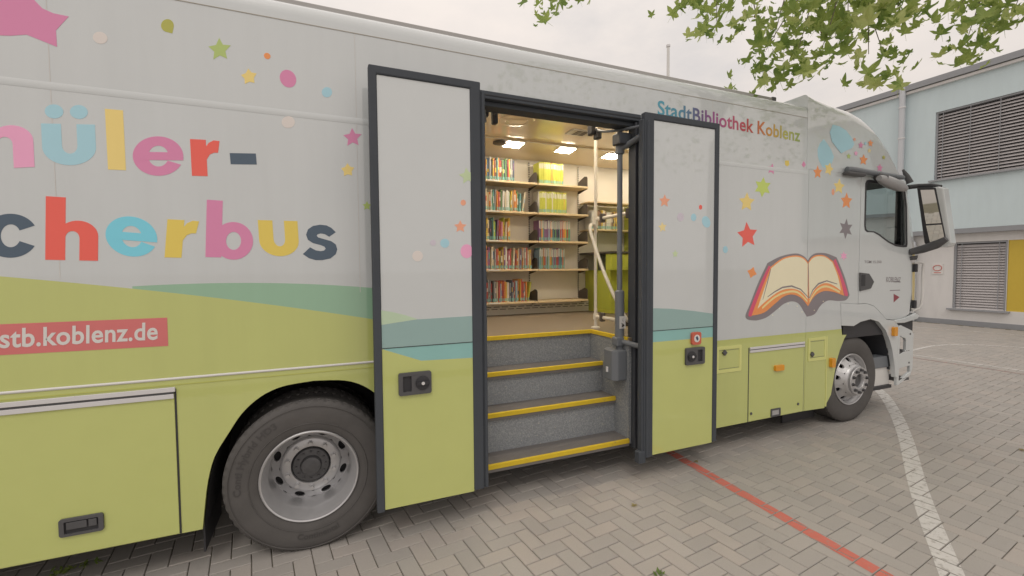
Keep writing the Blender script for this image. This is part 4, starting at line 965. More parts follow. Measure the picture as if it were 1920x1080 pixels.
MB().tube(dg, .017, 12).build('handrail', M['tube'], bus, smooth=50)
gl = MB().box(px_-.004, px_+.004, .12, py_-.03, 1.42, 2.27).build('glass_guard', M['glass'], bus)
for y, z in ((.62, 1.335), (.62, 2.33), (.2, 2.33), (.2, 1.335)): MB().box(px_-.025, px_+.025, y-.022, y+.022, z-.045, z+.045).build('glass_clamp', M['bracket'], gl, bevel=.008)
gl2 = MB().box(px_+.03, px_+.036, .78, 1.6, 1.4, 3.2)

# --- door post with swing arms
PXo, PYo = 2.475, .14
po = MB().tube([(PXo, PYo, 1.19), (PXo, PYo, 3.10)], .024, 16).build('door_post', M['grey_metal'], bus, smooth=50)
MB().tube([(PXo, PYo, 1.20), (PXo, PYo, 1.62), (PXo, PYo, 1.63)], [.042, .042, .03], 16).build('post_sleeve', M['grey_metal'], po, smooth=40)
MB().tube([(PXo, PYo, 2.84), (PXo, PYo, 2.93)], .04, 16).build('post_collar', M['grey_metal'], po, smooth=40)
MB().box(PXo-.055, PXo+.055, PYo-.045, PYo+.045, 1.13, 1.21).build('post_bracket', M['grey_metal'], po, bevel=.012)
MB().tube([(PXo, PYo, 1.07), (PXo, PYo, 1.13)], .032, 14).build('post_foot', M['grey_metal'], po, smooth=40)
MB().tube(catmull([(PXo, PYo, 1.17), (PXo+.02, PYo-.08, 1.165), (PXo+.06, PYo-.20, 1.15), (PXo+.08, DY+.06, 1.15)], 6), .024, 14).build('swing_arm', M['grey_metal'], po, smooth=50)
MB().tube(catmull([(PXo, PYo, 2.88), (PXo+.03, PYo-.1, 2.91), (PXo+.08, DY+.06, 2.97)], 6), .026, 14).build('swing_arm', M['grey_metal'], po, smooth=50)
MB().tube(catmull([(PXo-.10, PYo+.25, 3.12), (PXo-.10, PYo+.12, 3.06), (PXo-.02, PYo-.02, 3.04), (PXo+.07, DY+.06, 3.02)], 6), .012, 10).build('guide_rod', M['grey_metal'], po, smooth=50)
kn = MB(); kn.box(PXo-.15, PXo-.10, PYo+.22, PYo+.30, 3.06, 3.18); kn.box(PXo-.105, PXo-.05, PYo+.2, PYo+.27, 3.02, 3.10); kn.build('door_actuator', M['black'], bus, bevel=.012)
kn = MB(); kn.box(1.20, 1.26, .18, .26, 3.03, 3.15); kn.box(1.30, 1.345, .2, .26, 2.99, 3.13); kn.build('door_actuator', M['black'], bus, bevel=.012)
MB().tube([(1.16, .05, 3.10), (1.24, .22, 3.0)], .012, 10).build('guide_rod', M['grey_metal'], bus, smooth=50)
MB().box(OX1-.16, OX1-.034, .05, .16, OZ-.24, OZ-.141).build('corner_bracket', M['jamb'], bus, bevel=.01)
mc = MB().prism([(2.36, .10), (2.40, .06), (2.497, .06), (2.497, .27), (2.42, .27), (2.36, .22)], .83, 1.10, 'z').build('motor_cover', M['grey_metal'], bus, fix=True, bevel=.01)
lb = MB().box(PXo-.032, PXo+.03, PYo-.0475, PYo-.0435, 1.29, 1.40).build('warning_label', M['white_matte'], po)
sx = MB()
for k in range(6): a = random.uniform(-.022, .02); b = random.uniform(1.31, 1.38); sx.add([(PXo+a, PYo-.0485, b), (PXo+a+.004, PYo-.0485, b), (PXo-a*.6+.004, PYo-.0485, b+random.uniform(-.02, .02)), (PXo-a*.6, PYo-.0485, b+random.uniform(-.03, .03))], [(0, 1, 2, 3)])
sx.build('label_print', M['bracket'], lb)
MB().tube([(2.357, .16, .90), (2.357, .16, .945)], .012, 10).build('cover_screw', M['alu'], mc, smooth=50)

# ================================================================== CAB
cabx = lambda pts: XZ(pts, 0)
win = [(5.775, 2.30), (5.775, 2.77), (5.80, 2.805), (5.85, 2.815), (6.50, 2.80), (6.545, 2.79), (6.60, 2.55), (6.635, 2.10), (6.625, 2.065), (6.55, 2.06), (6.40, 2.07), (6.25, 2.11), (6.05, 2.195), (5.95, 2.225), (5.83, 2.225), (5.79, 2.245)]
door_out = [(5.702, 1.395), (5.85, 1.395), (6.00, 1.36), (6.15, 1.26), (6.25, 1.19), (6.40, 1.175), (6.60, 1.19), (6.73, 1.23), (6.77, 1.50), (6.75, 2.0), (6.70, 2.30), (6.62, 2.62), (6.57, 2.86), (5.702, 2.86)]
cabd = MB().prism(door_out, -.003, .035, holes=[win]).build('cab_door', M['white'], bus, fix=True, bevel=.004)
# window gasket
gk = MB(); n = len(win); cxw = sum(p[0] for p in win)/n; czw = sum(p[1] for p in win)/n
inn = [(x+(cxw-x)*.045, z+(czw-z)*.06) for x, z in win]; outw = [(x-(cxw-x)*.012, z-(czw-z)*.016) for x, z in win]
MB().prism(outw, -.007, -.0032, holes=[inn]).build('window_gasket', M['black'], cabd, fix=True)
MB().prism(inn, .010, .014).build('window_pane', M['tinted'], cabd, fix=True)
MB().box(5.9, 6.5, .04, .08, 2.02, 2.06).build('door_lining', M['plastic'], cabd)
hd = XZ([(1610, 511), (1627, 513), (1636, 528), (1630, 541), (1610, 546)])
MB().prism(hd, -.02, -.0032).build('door_handle', M['plastic'], cabd, fix=True, bevel=.006)
MB().box(hd[0][0]+.02, hd[0][0]+.09, -.023, -.0202, 1.60, 1.73).build('handle_grip', M['black'], cabd, bevel=.003)
fender = [(5.402, 1.160), (5.62, 1.142), (5.75, 1.185), (5.94, 1.205), (6.10, 1.165), (6.242, 1.055), (6.33, .93), (6.385, .815), (6.43, .66), (6.452, .58), (6.47, .46), (6.50, .46), (6.50, 1.10), (6.42, 1.165), (6.25, 1.186), (6.145, 1.257), (5.995, 1.357), (5.85, 1.392), (5.70, 1.392), (5.378, 1.417)]
MB().prism(fender, -.006, .045).build('wheel_fender', M['white'], bus, fix=True, bevel=.004)
fa = [(5.15, .30)]+FA[1:]+[(5.52, 1.08), (5.62, 1.138), (5.75, 1.181), (5.94, 1.201), (6.10, 1.161), (6.24, 1.05), (6.33, .925), (6.38, .81), (6.43, .65), (6.45, .55)]
mb = MB(); n = len(fa); mb.add([(x, .046, z) for x, z in fa]+[(x, .55, z) for x, z in fa], [(i, i+1, n+i+1, n+i) for i in range(n-1)])
mb.build('wheel_arch_liner', mat('arch_plastic', (.045, .048, .055), .6, var=.1), bus, smooth=40)
rb_ = MB()
for k in range(7):
    x = 5.45+k*.13; rb_.box(x, x+.05, .53, .552, .55, 1.02)
rb_.build('liner_rib', MATS['arch_plastic'], bus, bevel=.01)
MB().box(5.2, 6.46, .553, .56, .4, 1.25).build('arch_back', MATS['arch_plastic'], bus)
p = PY(1673, 621); MB().prism(rrect(p.x-.03, p.x+.04, p.z-.055, p.z+.055, .012), -.04, -.0062).build('side_marker', M['amber'], bus, fix=True, bevel=.006)
# entry steps in front of the wheel
sp_out = [(6.502, 1.08), (6.56, 1.10), (6.80, 1.02), (6.84, .97), (6.84, .56), (6.80, .46), (6.55, .36), (6.502, .355)]
sp_h1 = [(6.545, .97), (6.66, .93), (6.68, .90), (6.68, .78), (6.545, .74)]
sp_h2 = [(6.545, .56), (6.78, .58), (6.78, .50), (6.56, .41), (6.545, .42)]
es = MB().prism(sp_out, -.004, .03, holes=[sp_h1, sp_h2]).build('entry_step_panel', M['white'], bus, fix=True, bevel=.006)
MB().box(6.51, 6.835, .20, .24, .36, 1.05).build('step_back', M['white_matte'], es)
for z, x1 in ((.77, 6.67), (.43, 6.77)):
    t = MB(); t.box(6.535, x1, .0, .199, z-.03, z-.002); 
    for k in range(5): t.box(6.55+k*.045, 6.57+k*.045, -.006, .19, z-.0015, z+.006)
    t.build('step_tread', M['plastic'], es)
for x, z in ((6.76, .98), (6.75, .62)): MB().prism(arc(x, z, .012, 0, 330, 11), -.008, -.0042).build('panel_screw', M['plastic'], es, fix=True)
MB().box(6.46, 6.56, .05, .15, 1.10, 1.17).build('step_hinge', M['black'], bus, bevel=.01)
MB().box(6.10, 6.50, .06, .20, .58, .72).build('bumper_bracket', M['grey_metal'], bus, bevel=.01)
MB().box(6.15, 6.50, .08, .10, .36, .579).build('bumper_return', M['white_matte'], bus)
MB().box(6.13, 6.50, .05, .12, .32, .358).build('bumper_lip', M['black'], bus)
# lower door sill and front corner
MB().prism([(6.40, 1.172), (6.60, 1.187), (6.86, 1.235), (6.95, 1.20), (6.90, 1.16), (6.62, 1.125), (6.43, 1.13)], -.012, .10).build('cab_sill', M['white'], bus, fix=True, bevel=.01)
fc = MB(); ring_ = []
zs = [(1.24, 0), (1.6, 0), (2.0, -.02), (2.4, -.12), (2.86, -.26)]
for z, dx in zs:
    ring_.append([(6.775+dx*.75, .0, z), (6.90+dx, .03, z), (6.98+dx, .10, z), (7.02+dx, .20, z)])
vs = [p for r_ in ring_[:3] for p in r_]; fs = [(i*4+j, i*4+j+1, (i+1)*4+j+1, (i+1)*4+j) for i in range(2) for j in range(3)]
fc.add(vs, fs); fc.build('cab_corner', M['white'], bus, smooth=60)
ap = MB(); 
vs = [p for r_ in ring_[2:] for p in r_[:2]]; ap.add(vs, [(i*2, i*2+1, i*2+3, i*2+2) for i in range(2)]); ap.build('windscreen_pillar', M['white'], bus, smooth=60)
fp = MB().box(6.80, 7.02, .21, 2.3, .45, 1.98).build('cab_front', M['white'], bus, bevel=.03)
MB().add([(7.0, .18, 1.99), (7.0, 2.35, 1.99), (6.76, 2.35, 2.86), (6.76, .18, 2.86)], [(0, 1, 2, 3)]).build('windscreen', M['tinted'], bus)
MB().box(6.45, 6.98, .12, 2.4, 1.75, 2.02).build('dashboard', M['black'], bus, bevel=.03)
for y in (2.42,): MB().prism(door_out, y, y+.03, holes=[win]).build('far_cab_door', M['white'], bus, fix=True)
MB().box(5.45, 5.50, .04, 2.42, 1.3, 2.84).build('cab_back_wall', M['plastic'], bus)
MB().box(6.66, 6.74, .06, .15, 2.03, 2.83).build('pillar_lining', M['black'], bus, bevel=.01)
MB().box(6.52, 6.62, .30, .42, 2.02, 2.16).build('dash_unit', M['black'], bus, bevel=.02)
MB().box(5.5, 6.70, .05, 2.4, 2.83, 2.855).build('cab_headliner', M['plastic'], bus)
MB().box(5.5, 6.9, .04, 2.42, 1.0, 1.2).build('cab_floor', M['black'], bus)
st_ = MB(); st_.box(5.55, 6.0, 1.6, 2.1, 1.5, 1.68); st_.box(5.52, 5.62, 1.6, 2.1, 1.68, 2.4); st_.box(5.53, 5.85, .32, .8, 1.45, 1.62); st_.box(5.5, 5.6, .32, .8, 1.62, 2.05)
st_.build('cab_seat', M['plastic'], bus, bevel=.03)
sw = MB(); cc = Vector((6.42, 1.9, 2.02)); e1 = Vector((.45, 0, .9)).normalized(); e2 = Vector((0, 1, 0))
sw.tube([cc+(e1*math.cos(t)+e2*math.sin(t))*.22 for t in np.linspace(0, 2*math.pi, 33)], .016, 8, cap=False); sw.tube([cc, cc+Vector((.3, 0, -.3))], .03, 8); sw.tube([cc-e2*.21, cc+e2*.21], .014, 8); sw.build('steering_wheel', M['black'], bus, smooth=60)
# grab rail, lettering
gr2 = catmull([(6.80, .0, 1.86), (6.87, -.06, 1.86), (6.87, -.06, 1.75), (6.86, -.06, 1.35), (6.80, 0, 1.27)], 6)
MB().tube(gr2, .014, 10).build('grab_handle', M['white_matte'], bus, smooth=50)
for z in (1.80, 1.35): MB().box(6.785, 6.835, -.03, .02, z-.05, z+.05).build('grab_mount', M['black'], bus, bevel=.008)
def cabtext(body, px_ll, px_lr, px_ul, m, bold=.01): 
    a, b, c = (PY(*q) for q in (px_ll, px_lr, px_ul)); text_on_side(body, (a.x, a.z), (b.x, b.z), (a.x, c.z), -.0042, 'lettering', m, cabd, bold)
cabtext('KOBLENZ', (1661, 529), (1688, 529.5), (1661, 519), VM['slate'], .01)
cabtext('TGM 15.250', (1620, 493.5), (1652, 493.5), (1620, 488.5), VM['slate'])
MB().box(PY(1676, 532).x, PY(1686, 532).x, -.0042, -.003, 1.630, 1.642).build('small_print', VM['slate'], cabd)
MB().box(PY(1668, 543).x, PY(1687, 543).x, -.0042, -.003, 1.528, 1.538).build('small_print', VM['slate'], cabd)
tr = XZ([(1675, 551), (1686, 557), (1675, 567)]); MB().prism(tr, -.0042, -.003).build('triangle_mark', mat('dark_red_vinyl', (.30, .06, .08), .4), cabd, fix=True)
# moulded roof cap over the cab: sections along X
secs = [(4.765, 3.645, .05, 0), (4.90, 3.63, .08, 0), (5.15, 3.615, .12, 0), (5.53, 3.60, .15, 0), (5.75, 3.56, .17, .0), (5.93, 3.50, .18, .005), (6.10, 3.405, .18, .01), (6.27, 3.275, .18, .015), (6.42, 3.12, .16, .02), (6.52, 2.99, .10, .03), (6.56, 2.90, .03, .04)]
cap = MB(); NA = 9; rows = []
for x, zt_, r_, ins in secs:
    y0, y1 = ins, 2.6-ins; pts = [(y0, 2.862)]
    zb_ = max(2.87, zt_-r_)
    rr = zt_-zb_
    pts += [(y0+r_-r_*math.cos(t), zb_+rr*math.sin(t)) for t in np.linspace(0, math.pi/2, NA)]
    pts += [(y1-p[0]+y0, p[1]) for p in reversed(pts)]
    rows.append([(x, a, b) for a, b in pts])
L = len(rows[0]); vs = [p for r_ in rows for p in r_]
fs = [(i*L+j, (i+1)*L+j, (i+1)*L+j+1, i*L+j+1) for i in range(len(rows)-1) for j in range(L-1)]
fs.append(tuple(range(L))); fs.append(tuple((len(rows)-1)*L+j for j in reversed(range(L))))
capo = cap.add(vs, fs).build('roof_cap', M['white'], bus, smooth=45, fix=True)
MB().box(4.805, 5.69, .036, .06, 2.80, 2.90).build('cap_joint', M['white_matte'], bus)
# stickers of the cap stand on its side, a touch proud of it
def capS(px, c, name):
    pts = []
    for x, y in px: p = PY(x, y, 0); pts.append((p.x, p.z))
    MB().prism(pts, -.0016, .03).build(name, VM[c], bus, fix=True)
def cap_y(x, z):
    """depth of the moulded surface at (x,z)"""
    for i in range(len(secs)-1):
        if secs[i][0] <= x <= secs[i+1][0] or i == len(secs)-2:
            t = min(1, max(0, (x-secs[i][0])/(secs[i+1][0]-secs[i][0]))); zt_, r_, ins = (secs[i][k]+(secs[i+1][k]-secs[i][k])*t for k in (1, 2, 3)); break
    zb_ = zt_-r_
    if z <= zb_: return ins
    s_ = min(1, (z-zb_)/r_); return ins + r_*(1-math.sqrt(max(0, 1-s_*s_)))
def on_cap(x, y):
    v = 0.0
    for _ in range(12): p = PY(x, y, v); v = cap_y(p.x, p.z)
    return p
def cap_sticker(px, c, name):
    """triangulated decal wrapped on the curved cap"""
    cx = sum(p[0] for p in px)/len(px); cy = sum(p[1] for p in px)/len(px); K = 7; vs = []; fs = []; n = len(px)
    for k in range(K+1):
        for x, y in px:
            q = on_cap(cx+(x-cx)*k/K, cy+(y-cy)*k/K); vs.append((q.x, q.y-.003, q.z+.001))
    for k in range(K):
        for i in range(n): j = (i+1) % n; fs.append((k*n+i, k*n+j, (k+1)*n+j, (k+1)*n+i))
    MB().add(vs, fs).build(name, VM[c], capo, smooth=60)
cap_sticker(sc6([(1115, 560), (1150, 470), (1230, 490), (1310, 540), (1370, 620), (1408, 700), (1380, 750), (1310, 780), (1250, 812), (1200, 750), (1140, 670)]), 'skyblue', 'paint_splash')
for x, y, r_, c in ((1485, 715, 7, 'pink'), (1600, 692, 7, 'orange'), (1516, 890, 11, 'orange'), (1427, 812, 5.5, 'pinkl'), (1340, 846, 6, 'green'), (1585, 780, 5, 'peach'), (1540, 695, 4, 'skyblue'), (1710, 985, 8, 'pink'), (1410, 645, 4, 'coral'), (1757, 860, 5, 'olive')):
    q = sc6([(x, y)])[0]; cap_sticker(star_px(q[0], q[1], r_, .1, inner=.5, sx=.75), c, 'star_sticker')
# grey air horn rail above the side window, kerb mirror, wipers
rl = catmull([PY(1587, 318, -.03), PY(1600, 318, -.05), PY(1640, 325, -.05), PY(1693, 333, -.03)], 6)
MB().tube(rl, [.030]+[.034]*2+[.030]*(len(rl)-4)+[.024], 10).build('side_rail', M['grey_metal'], bus, smooth=50)
q0 = PY(1606, 323, -.04); MB().box(q0.x-.2, q0.x+.13, -.075, -.005, q0.z-.045, q0.z-.0).build('rail_mount', M['plastic'], bus, bevel=.02)
km = MB(); sp_ = [(1648, 334, .03), (1655, 336, .055), (1670, 343, .065), (1685, 349, .062), (1697, 354, .035)]
km.tube([PY(a, b, -.10) for a, b, r_ in sp_], [r_ for *_, r_ in sp_], 14); kmo = km.build('kerb_mirror', mat('mirror_grey', (.36, .36, .37), .35, coat=.4), bus, smooth=50)
MB().tube([PY(1646, 331, -.05), PY(1650, 333, -.08), PY(1662, 335, -.12)], .05, 10).build('mirror_arm', M['plastic'], kmo, smooth=50)
MB().tube([PX(1693, 318, 6.7), PX(1700, 330, 6.75), PX(1706, 343, 6.78)], [.012, .03, .04], 8).build('front_mirror_arm', M['plastic'], bus, smooth=50)
# main mirror
MXc = 6.75
def skew(o, x=6.75):
    for v in o.data.vertices: v.co.x += -math.tan(R(14))*(v.co.y+.17) - math.tan(R(9))*(v.co.z-2.42)
    return o
def mq(pts, x): return [(PX(a, b, x).y, PX(a, b, x).z) for a, b in pts]
mh = MB().prism(mq([(1728, 356), (1762, 350), (1770, 352), (1775, 455), (1770, 462), (1738, 466), (1730, 440)], MXc), MXc, MXc+.13, 'x').build('wing_mirror', M['white'], bus, fix=True, bevel=.015); skew(mh)
skew(MB().prism(mq([(1727, 353), (1758, 352), (1768, 450), (1735, 461), (1731, 455)], MXc), MXc-.012, MXc-.001, 'x').build('mirror_frame', M['black'], mh, fix=True, bevel=.004))
skew(MB().prism(mq([(1733, 357), (1756, 356), (1763, 418), (1737, 420)], MXc), MXc-.016, MXc-.0125, 'x').build('mirror_glass', M['mirror'], mh, fix=True))
skew(MB().prism(mq([(1737, 423), (1763.5, 421), (1766, 446), (1741, 455)], MXc), MXc-.016, MXc-.0125, 'x').build('mirror_glass', M['mirror'], mh, fix=True))
MB().tube([PX(1703, 351, 6.66), PX(1720, 349, MXc), PX(1745, 348, MXc+.02), PX(1764, 351, MXc+.02)], .028, 10).build('mirror_arm', M['black'], mh, smooth=50)
MB().tube([PX(1706, 473, 6.70), PX(1730, 467, MXc), PX(1755, 459, MXc), PX(1775, 448, MXc)], [.04, .05, .05, .03], 10).build('mirror_arm', M['plastic'], mh, smooth=50)
MB().tube([PX(1708, 482, 6.76), PX(1710, 488, 6.76)], [.07, .05], 12).build('door_camera', M['plastic'], mh, smooth=50)
MB().tube([PX(1708, 488.5, 6.76), PX(1709, 494, 6.76)], [.05, .02], 12).build('camera_dome', M['alu'], mh, smooth=50)

# ================================================================== BOOKS (every one a thing of its own)
BC = dict(red=(.50, .07, .05), orange=(.70, .26, .05), yellow=(.74, .52, .06), green=(.14, .30, .12), teal=(.10, .32, .33), blue=(.10, .19, .36), navy=(.05, .07, .13), black=(.03, .03, .035), white=(.74, .72, .67), cream=(.68, .58, .42), brown=(.24, .13, .08), pink=(.60, .22, .30), purple=(.24, .10, .26), grey=(.34, .34, .35), lime=(.60, .62, .06), light_blue=(.36, .52, .62))
BC = {k: tuple(.86*c+.045 for c in v) for k, v in BC.items()}
BM = {k: mat('book_'+k, v, .42, var=.08, scale=40) for k, v in BC.items()}
M['pages'] = mat('book_pages', (.70, .65, .55), .8, var=.06, scale=150); M['sticker'] = mat('shelf_mark_sticker', (.22, .47, .45), .4); M['title'] = mat('spine_title', (.72, .70, .64), .5)
ORD = ['first', 'second', 'third', 'fourth', 'fifth', 'sixth', 'seventh', 'eighth', 'ninth', 'tenth', 'eleventh', 'twelfth', 'thirteenth', 'fourteenth', 'fifteenth', 'sixteenth', 'seventeenth', 'eighteenth', 'nineteenth', 'twentieth', 'twenty-first', 'twenty-second', 'twenty-third', 'twenty-fourth', 'twenty-fifth', 'twenty-sixth', 'twenty-seventh', 'twenty-eighth', 'twenty-ninth', 'thirtieth', 'thirty-first', 'thirty-second', 'thirty-third', 'thirty-fourth', 'thirty-fifth', 'thirty-sixth', 'thirty-seventh', 'thirty-eighth', 'thirty-ninth', 'fortieth', 'forty-first', 'forty-second', 'forty-third', 'forty-fourth', 'forty-fifth']
SHN = ['top', 'second', 'third', 'fourth', 'bottom']
def book(x, z, t, h, d, c, lean, yf, label, group, series=0):
    """x = left edge at the shelf, spine towards the door"""
    mb = MB(); e = .0022; k = min(t*.28, .005)
    # cover: rounded spine + two boards
    sp = [(0, .006), (k, .0012), (t/2, 0), (t-k, .0012), (t, .006)]
    outer = sp + [(t, d), (t-e, d), (t-e, .008), (e, .008), (e, d), (0, d)]
    mb.prism(outer, .0, h, 'z', mi=0)
    mb.add([(e+.0002, .0085, .003), (t-e-.0002, .0085, .003), (t-e-.0002, d-.004, .003), (e+.0002, d-.004, .003), (e+.0002, .0085, h-.003), (t-e-.0002, .0085, h-.003), (t-e-.0002, d-.004, h-.003), (e+.0002, d-.004, h-.003)], [(0,3,2,1),(4,5,6,7),(0,1,5,4),(1,2,6,5),(2,3,7,6),(3,0,4,7)], 1)
    def bandq(z0, z1, mi, g=.0008):
        pts = [(k*.6, .0012+.003-g-.0014), (t/2, -g), (t-k*.6, .0012+.003-g-.0014)]
        mb.add([(a, b-.0006, z0) for a, b in pts]+[(a, b-.0006, z1) for a, b in pts], [(0, 1, 4, 3), (1, 2, 5, 4)], mi)
    bandq(.012, .050, 2)
    if series == 1: bandq(h*.70, h*.93, 3)
    elif series == 2: bandq(h*.60, h*.985, 3)
    elif random.random() < .55: a = random.uniform(.3, .55); bandq(h*a, h*(a+random.uniform(.1, .35)), 3 if random.random() < .5 else 4)
    o = mb.build('book', [BM[c], M['pages'], M['sticker'], M['title'], BM[random.choice(list(BC))]], fix=False)
    bm = bmesh.new(); bm.from_mesh(o.data); bmesh.ops.recalc_face_normals(bm, faces=bm.faces); bm.to_mesh(o.data); bm.free()
    piv = 0 if lean >= 0 else t
    for v in o.data.vertices: v.co.x -= (t if lean > 0 else 0)
    o.location = (x+(t if lean > 0 else 0), yf, z+.0006); o.rotation_euler = (0, lean, 0)
    tag(o, label, 'book', group); return o
rb = random.Random(21)
mix1 = ['green', 'black', 'red', 'yellow', 'blue', 'grey', 'black', 'yellow', 'yellow', 'navy', 'teal', 'orange', 'red', 'brown', 'green', 'navy']
mix2 = ['white', 'white', 'green', 'yellow', 'cream', 'orange', 'orange', 'green', 'teal', 'grey', 'orange', 'red', 'brown', 'green', 'white', 'cream']
mix3 = ['green', 'orange', 'yellow', 'cream', 'navy', 'black', 'teal', 'grey', 'green', 'purple', 'red', 'pink', 'yellow', 'lime']
mix4 = ['red', 'orange', 'cream', 'purple', 'yellow', 'orange', 'cream', 'grey', 'red', 'orange', 'yellow', 'brown', 'yellow', 'teal', 'white', 'red', 'pink', 'red', 'green', 'cream']
mix5 = ['yellow', 'white', 'red', 'grey', 'navy', 'grey', 'red', 'black', 'orange', 'yellow', 'cream', 'red', 'light_blue', 'orange', 'red', 'lime']
ends_l = [2.36, 2.45, 2.29, 2.60, 2.52]
def nm(c): return c.replace('_', ' ')
for si, (mx_, xe) in enumerate(zip((mix1, mix2, mix3, mix4, mix5), ends_l)):
    x = 1.925; k = 0; z = SH[si]
    while x < xe:
        t = rb.uniform(.011, .026); h = rb.uniform(.225, .285) if si else rb.uniform(.25, .29)
        if si in (2, 3, 4): h = rb.uniform(.235, .30)
        c = mx_[k % len(mx_)] if rb.random() < .8 else rb.choice(mx_)
        lean = rb.choice([0, 0, 0, .03, .05]) if k % 5 == 4 else 0
        dx = h*math.sin(abs(lean))
        book(x, z, t, h, rb.uniform(.16, .20), c, lean, 2.235+rb.uniform(-.012, .02), f'{nm(c)} book, {ORD[k]} from the left on the {SHN[si]} shelf of the left bookcase', f'books on the {SHN[si]} shelf of the left bookcase')
        x += t+.0012+dx; k += 1
    if si in (1, 4):                           # a leaning last book
        c = 'cream' if si == 1 else 'lime'
        book(x+.012, z, .018, .26, .17, c, .16, 2.24, f'{nm(c)} book leaning at the row end, {SHN[si]} shelf of the left bookcase', f'books on the {SHN[si]} shelf of the left bookcase')
ends_r = [3.10, 3.13, 3.19, 3.10]
for si, xe in enumerate(ends_r):
    x = 2.722; k = 0; z = SH[si]
    while x < xe:
        if si < 2: t = rb.uniform(.012, .019); h = .285+rb.uniform(-.006, .008); c = 'lime' if rb.random() < .84 else rb.choice(['white', 'yellow', 'orange'])
        else: t = rb.uniform(.011, .019); h = .275+rb.uniform(-.012, .012); c = rb.choice(['orange', 'red', 'yellow', 'teal', 'light_blue', 'purple', 'green', 'navy', 'brown'] if si == 2 else ['green', 'teal', 'yellow', 'purple', 'grey', 'light_blue', 'red', 'orange'])
        book(x, z, t, h, rb.uniform(.17, .19), c, 0, 2.235+rb.uniform(-.006, .01), f'{nm(c)} book, {ORD[k]} from the left on the {SHN[si]} shelf of the right bookcase', f'books on the {SHN[si]} shelf of the right bookcase', 1 if si < 2 else 2)
        x += t+.0012; k += 1
x = 3.56; k = 0
while x < 4.05:
    t = rb.uniform(.016, .026); c = rb.choice(['cream', 'brown', 'yellow', 'white']); book(x, 2.381, t, .26+rb.uniform(-.02, .02), .18, c, 0, 2.25, f'{nm(c)} book, {ORD[k]} from the left on the wall shelf behind the glass guard', 'books on the wall shelf behind the glass guard'); x += t+.001; k += 1

# ================================================================== TREES
def leaf_mesh(seed, m):
    rr = random.Random(seed)
    tips = [(-128, .52), (-72, .78), (-52, .50), (0, 1.0), (52, .50), (72, .78), (128, .52)]
    ol = []; full = [(-165, .20), (-140, .42), (-125, .62), (-104, .36), (-92, .60), (-70, .86), (-56, .62), (-40, .42), (-24, .66), (-10, .82), (0, 1.0)]
    pts = full + [(-a, r_) for a, r_ in reversed(full[:-1])]
    for a, r_ in pts:
        r_ *= rr.uniform(.9, 1.1); a = R(a+rr.uniform(-4, 4)); ol.append((math.sin(a)*r_, math.cos(a)*r_))
    cx_, cy_ = rr.uniform(.1, .75), rr.uniform(-.1, .65)
    vs = [(0, 0, 0)]+[(x, y, -cx_*abs(x)**1.3-cy_*y*abs(y)+rr.uniform(-.05, .05)) for x, y in ol]
    fs = [(0, i, i+1) for i in range(1, len(ol))]+[(0, len(ol), 1)]
    k = len(vs); vs += [(-.014, -.1, 0), (.014, -.1, 0), (.008, -.85, .1), (-.008, -.85, .1)]; fs.append((k, k+1, k+2, k+3))
    me = bpy.data.meshes.new('leaf'); me.from_pydata(vs, [], fs); me.materials.append(m); return me
LM = [leaf_mesh(k, M['leaf2'] if k % 3 == 2 else M['leaf']) for k in range(1, 8)]
tree = empty('plane_tree', (9.2, -5.6, 0)); tag(tree, 'plane tree whose leafy branches hang into the top of the view', 'tree')
tb = MB(); trunk = catmull([(9.2, -5.6, -.05), (9.15, -5.6, 1.5), (9.0, -5.5, 3.2), (8.7, -5.2, 4.8)], 6); tb.tube(trunk, list(np.linspace(.30, .18, len(trunk))), 14)
tb.build('trunk', M['bark'], tree, smooth=60)
sprays = [((1075, -70), (1030, 20), 10), ((1000, -60), (1005, 2), 6), ((1050, -60), (1072, 22), 8),
 ((1360, -80), (1345, 80), 22), ((1290, -70), (1270, 18), 14), ((1330, -70), (1300, 25), 14), ((1420, -80), (1432, 80), 18), ((1390, -80), (1375, 60), 14),
 ((1530, -90), (1475, 160), 30), ((1560, -90), (1405, 148), 26), ((1600, -90), (1555, 125), 28), ((1640, -90), (1630, 168), 26), ((1500, -90), (1440, 120), 18), ((1580, -90), (1520, 150), 28), ((1640, -60), (1700, 70), 20), ((1610, -60), (1675, 150), 20), ((1550, -80), (1500, 60), 22), ((1600, -80), (1590, 70), 22), ((1520, -80), (1540, 30), 18), ((1650, -80), (1650, 50), 18),
 ((1760, -90), (1738, 32), 12), ((1850, -90), (1765, 60), 18), ((1880, -90), (1800, 118), 24), ((1930, -80), (1830, 112), 26), ((1970, -80), (1890, 50), 20), ((1900, -90), (1860, 40), 18)]
rl_ = random.Random(5); leaves = []
br_ = MB(); hub_ = Vector((8.7, -5.2, 4.8))
tw = []
for (a, b, n) in sprays:
    dep0 = rl_.uniform(4.2, 5.4); A = PD(a[0], a[1], dep0); Bp = PD(b[0], b[1], dep0+rl_.uniform(-.5, .2))
    mid = (A+Bp)/2+Vector((rl_.uniform(-.06, .06), rl_.uniform(-.06, .06), .05))
    path = catmull([A, mid, Bp], 6); tw.append((A, path))
    for k in range(int(n*1.9)):
        t = rl_.random()**.65; q = path[min(len(path)-1, int(t*(len(path)-1)))]
        j = Vector((rl_.gauss(0, .14), rl_.gauss(0, .18), rl_.gauss(0, .10)))*(1.15-.5*t)
        leaves.append((q+j, rl_.choice((rl_.uniform(.04, .075), rl_.uniform(.075, .135)))))
for A, path in tw: br_.tube(path[:-3], list(np.linspace(.011, .003, len(path)-3)), 6)
knots = {}
for A, path in tw: knots.setdefault((round(A.x/1.2), ), []).append(A)
